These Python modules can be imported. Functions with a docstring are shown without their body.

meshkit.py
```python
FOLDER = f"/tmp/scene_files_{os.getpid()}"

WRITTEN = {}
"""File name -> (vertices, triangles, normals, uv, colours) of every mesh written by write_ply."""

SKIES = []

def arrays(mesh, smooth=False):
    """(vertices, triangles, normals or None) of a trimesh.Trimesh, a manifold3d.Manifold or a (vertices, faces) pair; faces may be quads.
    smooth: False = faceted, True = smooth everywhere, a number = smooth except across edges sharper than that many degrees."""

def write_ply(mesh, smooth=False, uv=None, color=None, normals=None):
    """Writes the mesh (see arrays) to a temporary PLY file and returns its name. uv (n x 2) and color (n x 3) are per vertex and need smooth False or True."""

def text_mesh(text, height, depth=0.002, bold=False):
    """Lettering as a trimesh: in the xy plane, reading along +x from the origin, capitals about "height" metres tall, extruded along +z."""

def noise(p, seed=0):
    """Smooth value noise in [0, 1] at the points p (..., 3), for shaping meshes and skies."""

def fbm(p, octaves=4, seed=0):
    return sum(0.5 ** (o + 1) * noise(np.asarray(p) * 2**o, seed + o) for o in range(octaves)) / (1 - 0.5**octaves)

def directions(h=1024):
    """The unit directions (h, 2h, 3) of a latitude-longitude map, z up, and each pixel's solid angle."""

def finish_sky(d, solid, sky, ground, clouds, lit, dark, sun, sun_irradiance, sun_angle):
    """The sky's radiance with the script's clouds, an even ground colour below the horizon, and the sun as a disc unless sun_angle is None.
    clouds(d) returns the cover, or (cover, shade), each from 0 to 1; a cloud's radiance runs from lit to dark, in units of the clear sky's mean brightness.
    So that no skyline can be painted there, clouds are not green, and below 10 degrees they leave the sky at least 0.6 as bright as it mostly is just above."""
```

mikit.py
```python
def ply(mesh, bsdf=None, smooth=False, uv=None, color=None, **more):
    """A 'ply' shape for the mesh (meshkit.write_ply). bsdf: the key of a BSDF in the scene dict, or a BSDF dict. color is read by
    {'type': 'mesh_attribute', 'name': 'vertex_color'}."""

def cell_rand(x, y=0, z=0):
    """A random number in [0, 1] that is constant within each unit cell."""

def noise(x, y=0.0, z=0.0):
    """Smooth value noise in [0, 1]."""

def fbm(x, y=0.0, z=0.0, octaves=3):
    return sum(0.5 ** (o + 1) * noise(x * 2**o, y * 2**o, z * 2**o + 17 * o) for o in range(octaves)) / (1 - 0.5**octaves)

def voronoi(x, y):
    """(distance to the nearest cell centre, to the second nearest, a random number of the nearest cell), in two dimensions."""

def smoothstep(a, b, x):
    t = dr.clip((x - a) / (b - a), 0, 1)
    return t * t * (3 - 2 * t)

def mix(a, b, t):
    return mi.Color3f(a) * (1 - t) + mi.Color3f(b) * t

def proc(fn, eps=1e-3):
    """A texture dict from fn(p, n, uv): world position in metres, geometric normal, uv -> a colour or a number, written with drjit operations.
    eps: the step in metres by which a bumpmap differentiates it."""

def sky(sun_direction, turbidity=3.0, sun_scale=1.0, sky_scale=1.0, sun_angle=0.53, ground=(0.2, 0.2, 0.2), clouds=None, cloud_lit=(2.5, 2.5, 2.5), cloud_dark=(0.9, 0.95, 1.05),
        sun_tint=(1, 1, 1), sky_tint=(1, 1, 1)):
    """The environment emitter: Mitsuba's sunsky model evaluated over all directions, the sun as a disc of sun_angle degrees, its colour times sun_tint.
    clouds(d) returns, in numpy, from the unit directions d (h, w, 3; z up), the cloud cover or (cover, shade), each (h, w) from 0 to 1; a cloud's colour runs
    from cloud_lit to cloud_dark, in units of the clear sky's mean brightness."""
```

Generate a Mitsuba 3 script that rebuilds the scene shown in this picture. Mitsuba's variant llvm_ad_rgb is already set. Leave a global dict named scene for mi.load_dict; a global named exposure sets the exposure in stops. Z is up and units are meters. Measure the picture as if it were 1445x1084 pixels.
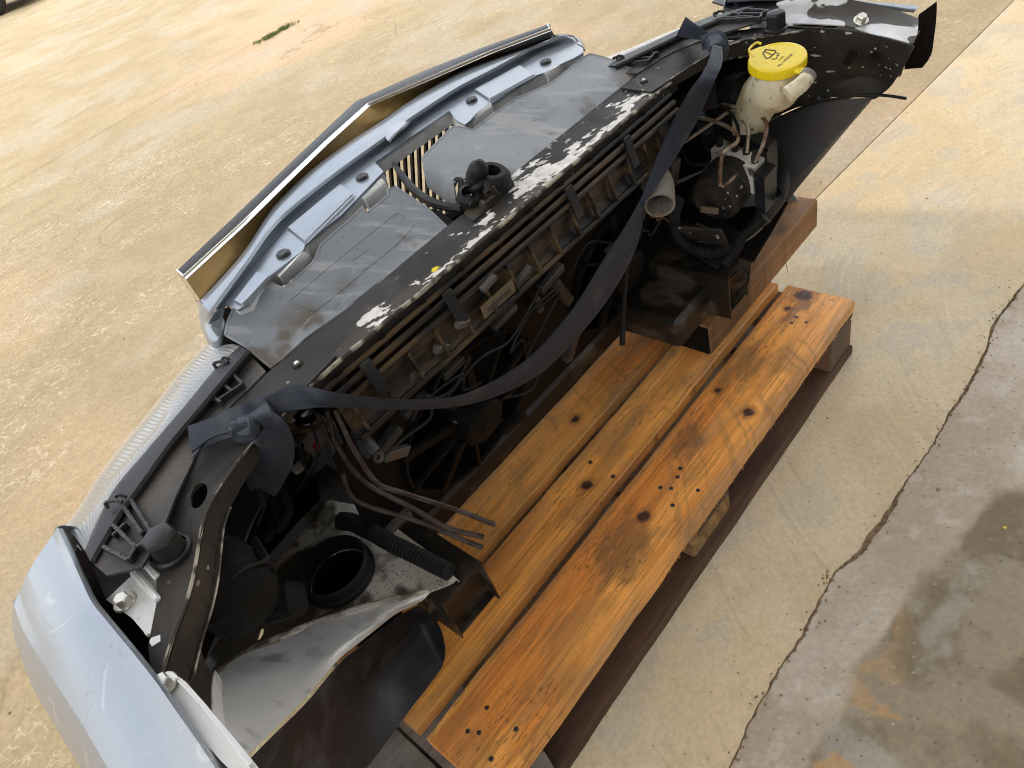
import math
import numpy as np
import trimesh
import mitsuba as mi
import drjit as dr
import mikit
import meshkit
from mikit import proc, noise, fbm, voronoi, cell_rand, smoothstep, mix
from shapely.geometry import Polygon, Point, LineString
from shapely.ops import unary_union
from scipy.interpolate import PchipInterpolator

# ---------------------------------------------------------------- camera, sky, exposure
CAM = np.array([-1.26232308, -0.45566171, 1.2119422])
RC = np.array([[0.6298504964, -0.7330164814, -0.2568563610],      # image right
               [-0.6356185887, -0.2963712208, -0.7128485878],     # image down
               [0.4464049303, 0.6122507146, -0.6525884620]])      # view direction
FOC, PW, PH = 1013.679, 1445.0, 1084.0
exposure = 2.95
SUN = np.array([0.22, 0.42, 0.88])


def clouds(d):
    n = meshkit.fbm(d * np.array([2.2, 2.2, 4.0]) + 5.0, 4, 3)
    return np.clip(0.80 + (n - 0.5) * 1.4, 0.45, 1.0), np.clip((0.55 - n) * 1.2, 0, 1)


scene = {
    "type": "scene",
    "camera": {
        "type": "perspective", "fov": 2 * math.degrees(math.atan(PW / 2 / FOC)), "fov_axis": "x",
        "near_clip": 0.02, "far_clip": 400.0,
        "to_world": mi.ScalarTransform4f().look_at(origin=CAM.tolist(), target=(CAM + RC[2]).tolist(), up=(-RC[1]).tolist()),
    },
    "sky": mikit.sky(SUN.tolist(), turbidity=3, sun_scale=0.085, sky_scale=1.0, sun_angle=0.8, clouds=clouds,
                     cloud_lit=(2.9, 2.85, 2.75), cloud_dark=(1.6, 1.62, 1.68), ground=(0.3, 0.26, 0.2)),
}
labels = {}

# ---------------------------------------------------------------- helpers


def ray(x, y):
    return RC.T @ np.array([(x - PW / 2) / FOC, (y - PH / 2) / FOC, 1.0])


def A(x, y, z):                     # the point of the place at height z that the photograph shows at x, y
    v = ray(x, y)
    return CAM + v * ((z - CAM[2]) / v[2])


def B(x, y, yy):                    # the same, on the upright plane Y = yy
    v = ray(x, y)
    return CAM + v * ((yy - CAM[1]) / v[1])


def PL(x, y, p0, n):                # the same, on the plane through p0 with normal n
    v, n = ray(x, y), np.asarray(n, float)
    return CAM + v * (((np.asarray(p0) - CAM) @ n) / (v @ n))


def px(s, z=None):
    """'x,y x,y' or 'x,y,z x,y,z' -> points."""
    out = []
    for t in s.split():
        c = [float(k) for k in t.split(",")]
        out.append(A(c[0], c[1], c[2] if len(c) > 2 else z))
    return np.array(out)


def pxY(s, y):
    return np.array([B(*[float(k) for k in t.split(",")], y) for t in s.split()])


XC = -0.61


def mir(p):
    q = np.array(p, float)
    q[..., 0] = 2 * XC - q[..., 0]
    return q


def flip(m):
    m = m.copy()
    m.vertices[:, 0] = 2 * XC - m.vertices[:, 0]
    m.invert()
    return m


_n = {}


def key_for(name):
    k = _n.get(name, 0)
    _n[name] = k + 1
    return name if k == 0 else f"{name}_{k:03d}"


def obj(name, mesh, mat, parent=None, smooth=30, **lab):
    key = key_for(f"{parent}__{name}" if parent else name)
    if isinstance(mesh, (list, tuple)) and not isinstance(mesh[0], np.ndarray):
        mesh = trimesh.util.concatenate(list(mesh))
    scene[key] = mikit.ply(mesh, mat, smooth)
    if lab:
        labels[key] = lab
    return key


def thing(name, label, category, **more):
    key = key_for(name)
    labels[key] = dict(label=label, category=category, **more)
    return key


def box(lo, hi, b=0.003):
    lo, hi = np.minimum(lo, hi).astype(float), np.maximum(lo, hi).astype(float)
    b = min(b, (hi - lo).min() * 0.45)
    v = []
    for s in np.ndindex(2, 2, 2):
        c = np.where(np.array(s) > 0, hi, lo)
        d = np.where(np.array(s) > 0, -b, b)
        for k in range(3):
            q = c + d
            q[k] = c[k]
            v.append(q)
    return trimesh.convex.convex_hull(np.array(v))


def frame(d, up=(0, 0, 1)):
    d = np.asarray(d, float) / np.linalg.norm(d)
    a = np.cross(up, d)
    if np.linalg.norm(a) < 1e-3:
        a = np.cross([1, 0, 0], d)
    a /= np.linalg.norm(a)
    return a, np.cross(d, a), d


def obox(a, b, w, h, bev=0.002, up=(0, 0, 1)):
    """A bar from a to b, w wide (sideways) and h high (along up)."""
    a, b = np.asarray(a, float), np.asarray(b, float)
    L = np.linalg.norm(b - a)
    s, u, d = frame(b - a, up)
    m = box([-w / 2, -h / 2, 0], [w / 2, h / 2, L], bev)
    m.vertices = a + m.vertices[:, :1] * s + m.vertices[:, 1:2] * u + m.vertices[:, 2:] * d
    return m


def smooth_path(p, n=8):
    p = np.asarray(p, float)
    if len(p) < 3:
        t = np.linspace(0, 1, n + 1)[:, None]
        return p[0] + (p[1] - p[0]) * t
    q = np.vstack([2 * p[0] - p[1], p, 2 * p[-1] - p[-2]])
    out = []
    for i in range(1, len(q) - 2):
        t = np.linspace(0, 1, n, endpoint=False)[:, None]
        a, b, c, d = q[i - 1:i + 3]
        out.append(0.5 * (2 * b + (c - a) * t + (2 * a - 5 * b + 4 * c - d) * t**2 + (3 * b - a - 3 * c + d) * t**3))
    return np.vstack(out + [p[-1:]])


def grid_faces(m, n, wrap=False):
    i, j = np.meshgrid(np.arange(m - 1), np.arange(n if wrap else n - 1), indexing="ij")
    a = i * n + j
    b = i * n + (j + 1) % n
    return np.vstack([np.stack([a, b, b + n], -1).reshape(-1, 3), np.stack([a, b + n, a + n], -1).reshape(-1, 3)])


def tube(path, r, n=12, sub=8, closed_ends=True, raw=False, rib=None):
    p = np.asarray(path, float) if raw else smooth_path(path, sub)
    if rib:                           # corrugated: resample finely
        s = np.r_[0, np.cumsum(np.linalg.norm(np.diff(p, axis=0), axis=1))]
        k = max(int(s[-1] / rib * 5), 6)
        t = np.linspace(0, s[-1], k)
        p = np.stack([np.interp(t, s, p[:, c]) for c in range(3)], -1)
        rr = r * (1 + 0.17 * np.sign(np.sin(t / rib * 2 * np.pi)) * np.abs(np.sin(t / rib * 2 * np.pi)) ** 0.5)
    else:
        rr = np.interp(np.linspace(0, 1, len(p)), np.linspace(0, 1, np.size(r)), np.atleast_1d(r))
    d = np.gradient(p, axis=0)
    d /= np.maximum(np.linalg.norm(d, axis=1, keepdims=True), 1e-9)
    s, _, _ = frame(d[0])
    v = []
    a = np.arange(n) / n * 2 * np.pi
    for c, dd, q in zip(p, d, rr):
        s = s - dd * (s @ dd)
        s /= np.linalg.norm(s)
        u = np.cross(dd, s)
        v.append(c + q * (np.cos(a)[:, None] * s + np.sin(a)[:, None] * u))
    v = np.vstack(v)
    f = grid_faces(len(p), n, True)
    if closed_ends:
        v = np.vstack([v, p[:1], p[-1:]])
        i = np.arange(n)
        e = (len(p) - 1) * n
        f = np.vstack([f, np.stack([(i + 1) % n, i, i * 0 + len(v) - 2], -1), np.stack([e + i, e + (i + 1) % n, i * 0 + len(v) - 1], -1)])
    return trimesh.Trimesh(v, f, process=False)


def pipe(path, r, t, n=24, sub=8):
    """An open hose with a wall."""
    p = smooth_path(path, sub)
    o = tube(p, r, n, raw=True, closed_ends=False)
    i = tube(p, r - t, n, raw=True, closed_ends=False)
    k = len(o.vertices)
    e = k - n
    j = np.arange(n)
    jn = (j + 1) % n
    f = [o.faces, i.faces[:, ::-1] + k]
    for s, inv in ((0, False), (e, True)):
        q = np.vstack([np.stack([s + j, s + k + j, s + k + jn], -1), np.stack([s + j, s + k + jn, s + jn], -1)])
        f.append(q if not inv else q[:, ::-1])
    return trimesh.Trimesh(np.vstack([o.vertices, i.vertices]), np.vstack(f), process=False)


def lathe(prof, c, axis, n=32, up=(0, 0, 1)):
    """prof: (r, h) pairs along axis from c."""
    s, u, d = frame(axis, up)
    a = np.arange(n) / n * 2 * np.pi
    v = []
    for r, h in prof:
        v.append(np.asarray(c) + d * h + max(r, 1e-5) * (np.cos(a)[:, None] * s + np.sin(a)[:, None] * u))
    return trimesh.Trimesh(np.vstack(v), grid_faces(len(prof), n, True), process=False)


def solid_grid(g, t):
    """A sheet of points (m, n, 3) made t thick behind its normals."""
    m, n = g.shape[:2]
    du = np.gradient(g, axis=0)
    dv = np.gradient(g, axis=1)
    nr = np.cross(du, dv)
    nr /= np.maximum(np.linalg.norm(nr, axis=-1, keepdims=True), 1e-12)
    k = m * n
    v = np.vstack([g.reshape(-1, 3), (g - nr * t).reshape(-1, 3)])
    f = grid_faces(m, n)
    ring = np.r_[np.arange(n), np.arange(1, m) * n + n - 1, (m - 1) * n + np.arange(n - 2, -1, -1), np.arange(m - 2, 0, -1) * n]
    nx = np.roll(ring, -1)
    side = np.vstack([np.stack([ring, ring + k, nx + k], -1), np.stack([ring, nx + k, nx], -1)])
    me = trimesh.Trimesh(v, np.vstack([f[:, ::-1], f + k, side[:, ::-1]]), process=False)
    return me


def resample(c, n, sm=True):
    c = np.asarray(c, float)
    s = np.r_[0, np.cumsum(np.linalg.norm(np.diff(c, axis=0), axis=1))]
    t = np.linspace(0, s[-1], n)
    if sm and len(c) > 2:
        return np.stack([PchipInterpolator(s, c[:, k])(t) for k in range(3)], -1)
    return np.stack([np.interp(t, s, c[:, k]) for k in range(3)], -1)


def loft(curves, n=60, t=0.002, sub=5, side=1):
    """Sheet through the curves (each a polyline), rounded between them; side flips its front."""
    g = np.array([resample(c, n) for c in curves])
    if sub and len(g) > 2:
        s = np.r_[0, np.cumsum(np.linalg.norm(np.diff(g, axis=0), axis=-1).mean(1))]
        g = PchipInterpolator(s, g, axis=0)(np.sort(np.r_[s, np.linspace(0, s[-1], sub * (len(g) - 1) + 1)[1:-1]]))
    elif sub:
        g = g[0] + (g[1] - g[0]) * np.linspace(0, 1, sub + 1)[:, None, None]
    if side < 0:
        g = g[:, ::-1]
    return solid_grid(g, t)


def plate(pts, thick, plane=None, holes=(), rnd=0.0):
    """A flat plate: outline of 3-D points (their XY), top at the plane z = a + b x + c y."""
    pts = np.asarray(pts)
    if plane is None:
        M = np.c_[np.ones(len(pts)), pts[:, :2]]
        plane = np.linalg.lstsq(M, pts[:, 2], rcond=None)[0] if np.ptp(pts[:, 2]) > 1e-6 else (pts[0, 2], 0, 0)
    poly = Polygon(pts[:, :2]).buffer(0)
    if rnd:
        poly = poly.buffer(-rnd).buffer(2 * rnd).buffer(-rnd)
    for h in holes:
        poly = poly.difference(h if isinstance(h, Polygon) else Polygon(np.asarray(h)[:, :2]))
    parts = []
    for g in getattr(poly, "geoms", [poly]):
        if g.area > 1e-8:
            parts.append(trimesh.creation.extrude_polygon(g, thick, engine="earcut"))
    m = trimesh.util.concatenate(parts)
    v = m.vertices
    v[:, 2] = plane[0] + plane[1] * v[:, 0] + plane[2] * v[:, 1] + v[:, 2] - thick
    return m


def patch(pts, t):
    """A thin sheet over a polygon of arbitrary 3-D points, t thick (fan over its best plane)."""
    p = np.asarray(pts, float)
    c = p.mean(0)
    n = np.linalg.svd(p - c)[2][2]
    if n @ (CAM - c) < 0:
        n = -n
    s, u, _ = frame(n)
    q = np.c_[(p - c) @ s, (p - c) @ u]
    poly = Polygon(q)
    v2, f = trimesh.creation.triangulate_polygon(poly, engine="earcut")
    idx = np.argmin(((v2[:, None] - q[None]) ** 2).sum(-1), 1)
    f = idx[f]
    nn = np.cross(p[f[:, 1]] - p[f[:, 0]], p[f[:, 2]] - p[f[:, 0]]) @ n
    f = np.where((nn < 0)[:, None], f[:, ::-1], f)
    k = len(p)
    i = np.arange(k)
    j = (i + 1) % k
    area = 0.5 * np.sum(q[i, 0] * q[j, 1] - q[j, 0] * q[i, 1])
    sd = np.vstack([np.stack([i, i + k, j + k], -1), np.stack([i, j + k, j], -1)])
    if area < 0:
        sd = sd[:, ::-1]
    return trimesh.Trimesh(np.vstack([p, p - n * t]), np.vstack([f, f[:, ::-1] + k, sd]), process=False)


def disc(c, r, h, axis=(0, 0, 1), n=24, bev=0.3, up=(1, 0, 0)):
    b = min(r, h) * bev
    return lathe([(0, 0), (r, 0), (r, h - b), (r - b, h), (0, h)], c, axis, n, up)


def hexbolt(c, r, h, axis=(0, 0, 1), washer=1.5):
    ms = [lathe([(0, 0.2 * h), (r, 0.2 * h), (r, 0.85 * h), (r * 0.85, h), (0, h)], c, axis, 6)]
    if washer:
        ms.append(lathe([(0, 0), (r * washer, 0), (r * washer, 0.15 * h), (r * washer * 0.93, 0.24 * h), (0, 0.24 * h)], c, axis, 24))
    return ms


def strap_mesh(up, lo, t, sub=10):
    """A webbing band between its two edges (lists of points of equal length)."""
    a, b = smooth_path(up, sub), smooth_path(lo, sub)
    w = np.linspace(0, 1, 7)[None, :, None]
    g = a[:, None] * (1 - w) + b[:, None] * w
    return solid_grid(g, t)


# ---------------------------------------------------------------- materials
def mat(name, d, two=True):
    scene[name] = {"type": "twosided", "bsdf": d} if two else d
    return name


def rgb(*c):
    return {"type": "rgb", "value": list(c)}


def princ(color, rough=0.5, **k):
    return {"type": "principled", "base_color": color if isinstance(color, dict) else rgb(*color), "roughness": rough if isinstance(rough, dict) else float(rough), **k}


def bump(d, fn, scale=1.0, eps=1e-3):
    return {"type": "bumpmap", "arbitrary": proc(fn, eps), "scale": scale, "bsdf": d}


C3 = mi.Color3f


def dots(x, y, f, size, share):
    """Small round spots of uneven size: 1 inside, 0 outside."""
    d, _, k = voronoi(x * f + 0.3 * y * f, y * f - 0.3 * x * f)
    return smoothstep(size, size * 0.6, d + 0.5 * size * noise(x * f * 5, y * f * 5)) * smoothstep(1 - share - 0.02, 1 - share, k)


def f_concrete(p, n, uv):
    x, y = p.x, p.y
    big = fbm(x * 0.9 + 3.1, y * 0.9, 0.3, octaves=4)
    mid = fbm(x * 6, y * 9, 1.7, octaves=4)
    fine = fbm(x * 160, y * 160, 2.2, octaves=2)
    c = mix(C3(0.350, 0.272, 0.164), C3(0.386, 0.308, 0.190), smoothstep(0.35, 0.65, mid))
    c = mix(c, C3(0.53, 0.37, 0.24), smoothstep(0.52, 0.68, big) * 0.6)
    c = mix(c, C3(0.42, 0.39, 0.31), smoothstep(0.50, 0.75, fbm(x * 2.6, y * 3.1 + 7, 4.0, octaves=5)) * 0.40)
    # trowel sweeps: short pale curved strokes
    wx = x + 0.05 * fbm(x * 11, y * 11, 5.0, octaves=2)
    wy = y + 0.05 * fbm(x * 11, y * 11, 9.0, octaves=2)
    r1 = dr.abs(noise(wx * 66 + 40 * wy, wy * 32 - wx * 13) - 0.5)
    r2 = dr.abs(noise(wx * 38 - wy * 52, wy * 62 + wx * 28, 3.0) - 0.5)
    near = smoothstep(7.5, 0.5, dr.sqrt(dr.square(x + 1.2) + dr.square(y - 1.4)))
    zone = smoothstep(0.36, 0.60, fbm(x * 2.2, y * 3.0, 12.0, octaves=3))
    g1 = smoothstep(0.52, 0.66, noise(x * 44, y * 50, 15.0))
    g2 = smoothstep(0.50, 0.66, noise(x * 38 + 9, y * 44, 18.0))
    strokes = (smoothstep(0.10, 0.0, r1) * g1 + smoothstep(0.09, 0.0, r2) * g2) * near * (0.25 + 0.75 * zone)
    c = mix(c, C3(0.80, 0.73, 0.57), dr.clip(strokes, 0, 1) * 0.34)
    c = mix(c, C3(0.27, 0.19, 0.11), dots(x, y, 40.0, 0.16, 0.16) * 0.5)
    ck = smoothstep(0.006, 0.0, dr.abs(fbm(x * 0.8 + 1, y * 1.3, 33.0, octaves=4) - 0.47)) * smoothstep(0.5, 0.62, noise(x * 1.1, y * 1.1, 40.0))
    c = mix(c, C3(0.25, 0.19, 0.12), ck * 0.6)
    return c * (0.74 + 0.36 * fine + 0.16 * fbm(x * 60, y * 75, 6.0, octaves=3))


def f_concrete_h(p, n, uv):
    x, y = p.x, p.y
    return 0.0035 * fbm(x * 14, y * 20, 3.0, octaves=3) + 0.0009 * noise(x * 170, y * 170) + 0.0012 * noise(x * 45 + y * 20, y * 70 - x * 20, 2.0)


def f_strip(p, n, uv):               # the slab by the pallet: greyer, scoured in arcs
    x, y = p.x, p.y
    wob = fbm(x * 4, y * 4, 2.0, octaves=3)
    arc = dr.sqrt(dr.square(x - 0.62 + 0.10 * wob) + dr.square(y + 0.9 + 0.06 * wob))
    mid = fbm(x * 5, y * 7, 1.0, octaves=5)
    c = mix(C3(0.57, 0.46, 0.30), C3(0.63, 0.53, 0.365), smoothstep(0.3, 0.7, mid))
    c = mix(c, C3(0.62, 0.47, 0.26), smoothstep(0.46, 0.66, fbm(x * 3.4 + 9, y * 6, 6.0, octaves=5)) * 0.42)
    c = mix(c, C3(0.47, 0.44, 0.385), smoothstep(0.54, 0.72, fbm(x * 9, y * 12, 8.0, octaves=5)) * 0.38)
    sweep = smoothstep(0.40, 0.62, fbm(x * 5, y * 6, 30.0, octaves=3))
    c = mix(c, C3(0.70, 0.63, 0.50), smoothstep(0.62, 0.95, noise(arc * 150, x * 9 + y * 5, 3.0)) * sweep * 0.24)
    c = mix(c, C3(0.33, 0.26, 0.17), smoothstep(0.66, 0.98, noise(arc * 120 + 30, x * 11, 5.0)) * sweep * 0.20)
    c = mix(c, C3(0.24, 0.19, 0.13), dots(x, y, 42.0, 0.13, 0.14) * 0.7)
    return c * (0.86 + 0.28 * fbm(x * 190, y * 190, 2.2, octaves=2))


def f_grey(p, n, uv):                # the old grey slab with its damp brown stain
    x, y = p.x, p.y
    d = (-0.235 - y)
    mid = fbm(x * 7, y * 7, 1.0, octaves=5)
    c = mix(C3(0.41, 0.338, 0.258), C3(0.51, 0.445, 0.365), smoothstep(0.32, 0.68, mid))
    c = mix(c, C3(0.56, 0.52, 0.45), smoothstep(0.52, 0.80, fbm(x * 26 + y * 9, y * 40, 3.0, octaves=4)) * 0.45)
    edge = d + 0.13 * (fbm(x * 6 + 4, y * 6, 9.0, octaves=5) - 0.5) - 0.05 * smoothstep(-0.4, -0.15, x)
    wet = smoothstep(0.070, 0.092, edge)
    wc = mix(C3(0.200, 0.158, 0.100), C3(0.30, 0.25, 0.175), smoothstep(0.36, 0.66, fbm(x * 14, y * 14, 5.0, octaves=5)))
    wc = mix(wc, C3(0.40, 0.375, 0.33), smoothstep(0.55, 0.75, fbm(x * 11, y * 16, 7.0, octaves=5)) * 0.6)
    c = mix(c, wc, wet)
    rust = smoothstep(0.56, 0.62, fbm(x * 15 + 2, y * 15, 13.0, octaves=5)) * smoothstep(0.42, 0.56, noise(x * 5, y * 5, 17.0)) * wet
    c = mix(c, C3(0.46, 0.285, 0.13), rust * 0.8)
    c = mix(c, C3(0.11, 0.09, 0.07), dots(x, y, 46.0, 0.15, 0.18) * 0.65)
    c = mix(c, C3(0.62, 0.58, 0.50), dots(x + 3, y, 38.0, 0.12, 0.12) * 0.5)
    return c * (0.82 + 0.36 * fbm(x * 180, y * 180, 2.2, octaves=3))


mat("mat_concrete", bump(princ(proc(f_concrete), 0.85, specular=0.25), f_concrete_h))
mat("mat_strip", bump(princ(proc(f_strip), 0.8, specular=0.25), f_concrete_h))
mat("mat_grey_concrete", bump(princ(proc(f_grey), 0.7, specular=0.3), f_concrete_h))
mat("mat_soil", princ((0.16, 0.11, 0.065), 0.95))

KN = [A(1134, 417, .15), A(1057, 582, .15), A(1013, 551, .15), A(908, 729, .15), A(828, 684, .15), A(812, 592, .15), A(1112, 436, .15), A(700, 960, .15)]
KR = [.020, .011, .008, .012, .012, .010, .007, .0]
STAINS = [(A(1112, 450, .15), .05, .018), (A(1133, 432, .15), .03, .02), (A(1050, 520, .15), .10, .05), (A(880, 770, .15), .12, .06), (A(975, 620, .15), .07, .03)]


EDGES = [0.0, 0.1512, 0.1720, 0.2790, 0.2990, 0.4080, 0.4290, 0.5390, 0.560, 0.668]


def wood_fn(light, dark, dirt, seed, wear=1.0):
    def f(p, n, uv):
        b = dr.floor((p.y + 0.011) / 0.1495)
        x, y, z = p.x + 0.37 * cell_rand(b, seed), p.y, p.z
        v = y * 1.0 + 0.55 * z
        t = mi.Float(0)
        for k, r in zip(KN, KR):
            if r > 0:
                q = dr.square((p.x - float(k[0])) / (r * 3.2)) + dr.square((p.y - float(k[1])) / (r * 2.0))
                t += (r * 1.6) * dr.exp(-q)
        w = v + 0.030 * fbm(x * 2.2, y * 5, seed + 1.0, octaves=3) + t
        ring = noise(w * 95, x * 0.7, seed) * 0.6 + noise(w * 260, x * 2.0, seed + 3) * 0.4
        fib = noise(x * 13, y * 640 + z * 300, seed + 5)
        big = fbm(x * 2.4, y * 9, seed + 7.0, octaves=4)
        c = mix(C3(*light), C3(*dark), smoothstep(0.40, 0.82, ring) * 0.50)
        c = mix(c, C3(light[0] * 1.10, light[1] * 1.18, light[2] * 1.45), smoothstep(0.46, 0.70, big) * 0.60)
        c = mix(c, C3(dark[0] * 1.1, dark[1] * 0.95, dark[2]), smoothstep(0.50, 0.30, big) * 0.50)
        c = c * (0.74 + 0.52 * fib)
        c = c * (0.94 + 0.14 * cell_rand(b, seed + 2))
        e = mi.Float(1)
        for q in EDGES:
            e = dr.minimum(e, dr.abs(p.y - q))
        grub = fbm(x * 16, y * 34, seed + 9.0, octaves=5)
        c = mix(c, C3(*dirt), smoothstep(0.022, 0.0, e + 0.03 * (grub - 0.42)) * 0.55 * wear)
        c = mix(c, C3(*dirt), smoothstep(0.50, 0.74, fbm(x * 9, y * 17, seed + 10.0, octaves=5)) * 0.55 * wear)
        c = mix(c, C3(dirt[0] * 1.5, dirt[1] * 1.7, dirt[2] * 2.1), smoothstep(0.54, 0.72, fbm(x * 6 + 3, y * 26, seed + 19.0, octaves=5)) * 0.42 * wear)
        saw = dr.sqrt(dr.square(p.x + 1.05 + 0.02 * grub) + dr.square(p.y - 0.62))
        c = mix(c, C3(*dirt), smoothstep(0.66, 0.95, noise(saw * 120, x * 7, seed + 11)) * smoothstep(0.44, 0.62, fbm(x * 5, y * 11, seed + 12.0, octaves=3)) * 0.34)
        pits = smoothstep(0.70, 0.90, noise(x * 90, y * 520, seed + 14)) * smoothstep(0.42, 0.66, fbm(x * 7, y * 16, seed + 15.0, octaves=4))
        c = mix(c, C3(0.16, 0.068, 0.020), pits * 0.6)
        for s, sx, sy in STAINS:
            q = dr.sqrt(dr.square((p.x - float(s[0])) / sx) + dr.square((p.y - float(s[1])) / sy))
            c = mix(c, C3(0.12, 0.075, 0.04), smoothstep(1.1, 0.2, q + 1.5 * (fbm(x * 26, y * 60, seed + 3.0, octaves=5) - 0.5)) * 0.62)
        for k, r in zip(KN, KR):
            if r > 0:
                q = dr.sqrt(dr.square((p.x - float(k[0])) / r) + dr.square((p.y - float(k[1])) / (r * 0.85)))
                q = q + 0.45 * (noise(p.x * 160, p.y * 160, seed) - 0.5)
                c = mix(c, C3(0.30, 0.115, 0.03), smoothstep(2.4, 1.05, q) * 0.65)
                c = mix(c, C3(0.085, 0.036, 0.020) * (0.45 + 1.1 * noise(q * 7, 0, seed)), smoothstep(1.08, 0.92, q))
        return c
    return f


def f_wood_h(p, n, uv):
    return 0.0010 * noise(p.x * 9, p.y * 420 + p.z * 260, 3.0) + 0.0016 * fbm(p.x * 26, p.y * 90, 4.0, octaves=4)


def f_endgrain(p, n, uv):
    r = dr.sqrt(dr.square(p.x * 0.7 + 0.49) + dr.square(p.z - 0.03) + dr.square((p.y - 0.1) * 0.6))
    c = mix(C3(0.36, 0.22, 0.085), C3(0.17, 0.085, 0.03), noise(r * 190, 0, 2.0))
    c = mix(c, C3(0.10, 0.065, 0.04), smoothstep(0.42, 0.7, fbm(p.x * 22, p.y * 22, p.z * 22, octaves=3)) * 0.7)
    return c * (0.8 + 0.4 * noise(p.x * 220, p.y * 220, p.z * 220))


def f_greywood(p, n, uv):
    c = mix(C3(0.10, 0.088, 0.075), C3(0.20, 0.18, 0.155), noise(p.y * 260, p.z * 20, p.x * 20))
    return c * (0.7 + 0.6 * fbm(p.x * 40, p.y * 40, p.z * 40, octaves=3))


def f_darkwood(p, n, uv):
    c = mix(C3(0.11, 0.056, 0.030), C3(0.05, 0.026, 0.015), fbm(p.x * 14, p.y * 60, p.z * 40, octaves=3))
    return c * (0.7 + 0.6 * noise(p.x * 10, p.y * 400, 3.0))


mat("mat_wood", bump(princ(proc(wood_fn((0.84, 0.360, 0.075), (0.50, 0.155, 0.026), (0.25, 0.140, 0.062), 3.0, 0.75)), 0.42, specular=0.5), f_wood_h))
mat("mat_old_shaded_wood", bump(princ(proc(wood_fn((0.29, 0.140, 0.050), (0.14, 0.060, 0.020), (0.07, 0.048, 0.032), 23.0, 1.35)), 0.6, specular=0.35), f_wood_h))  # old dirty timber; also the painted shade of the inner pallet boards
mat("mat_endgrain", princ(proc(f_endgrain), 0.8))
mat("mat_grey_wood", princ(proc(f_greywood), 0.85))
mat("mat_dark_wood", princ(proc(f_darkwood), 0.7))
mat("mat_nail", princ((0.05, 0.042, 0.036), 0.5, metallic=0.5))


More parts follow.
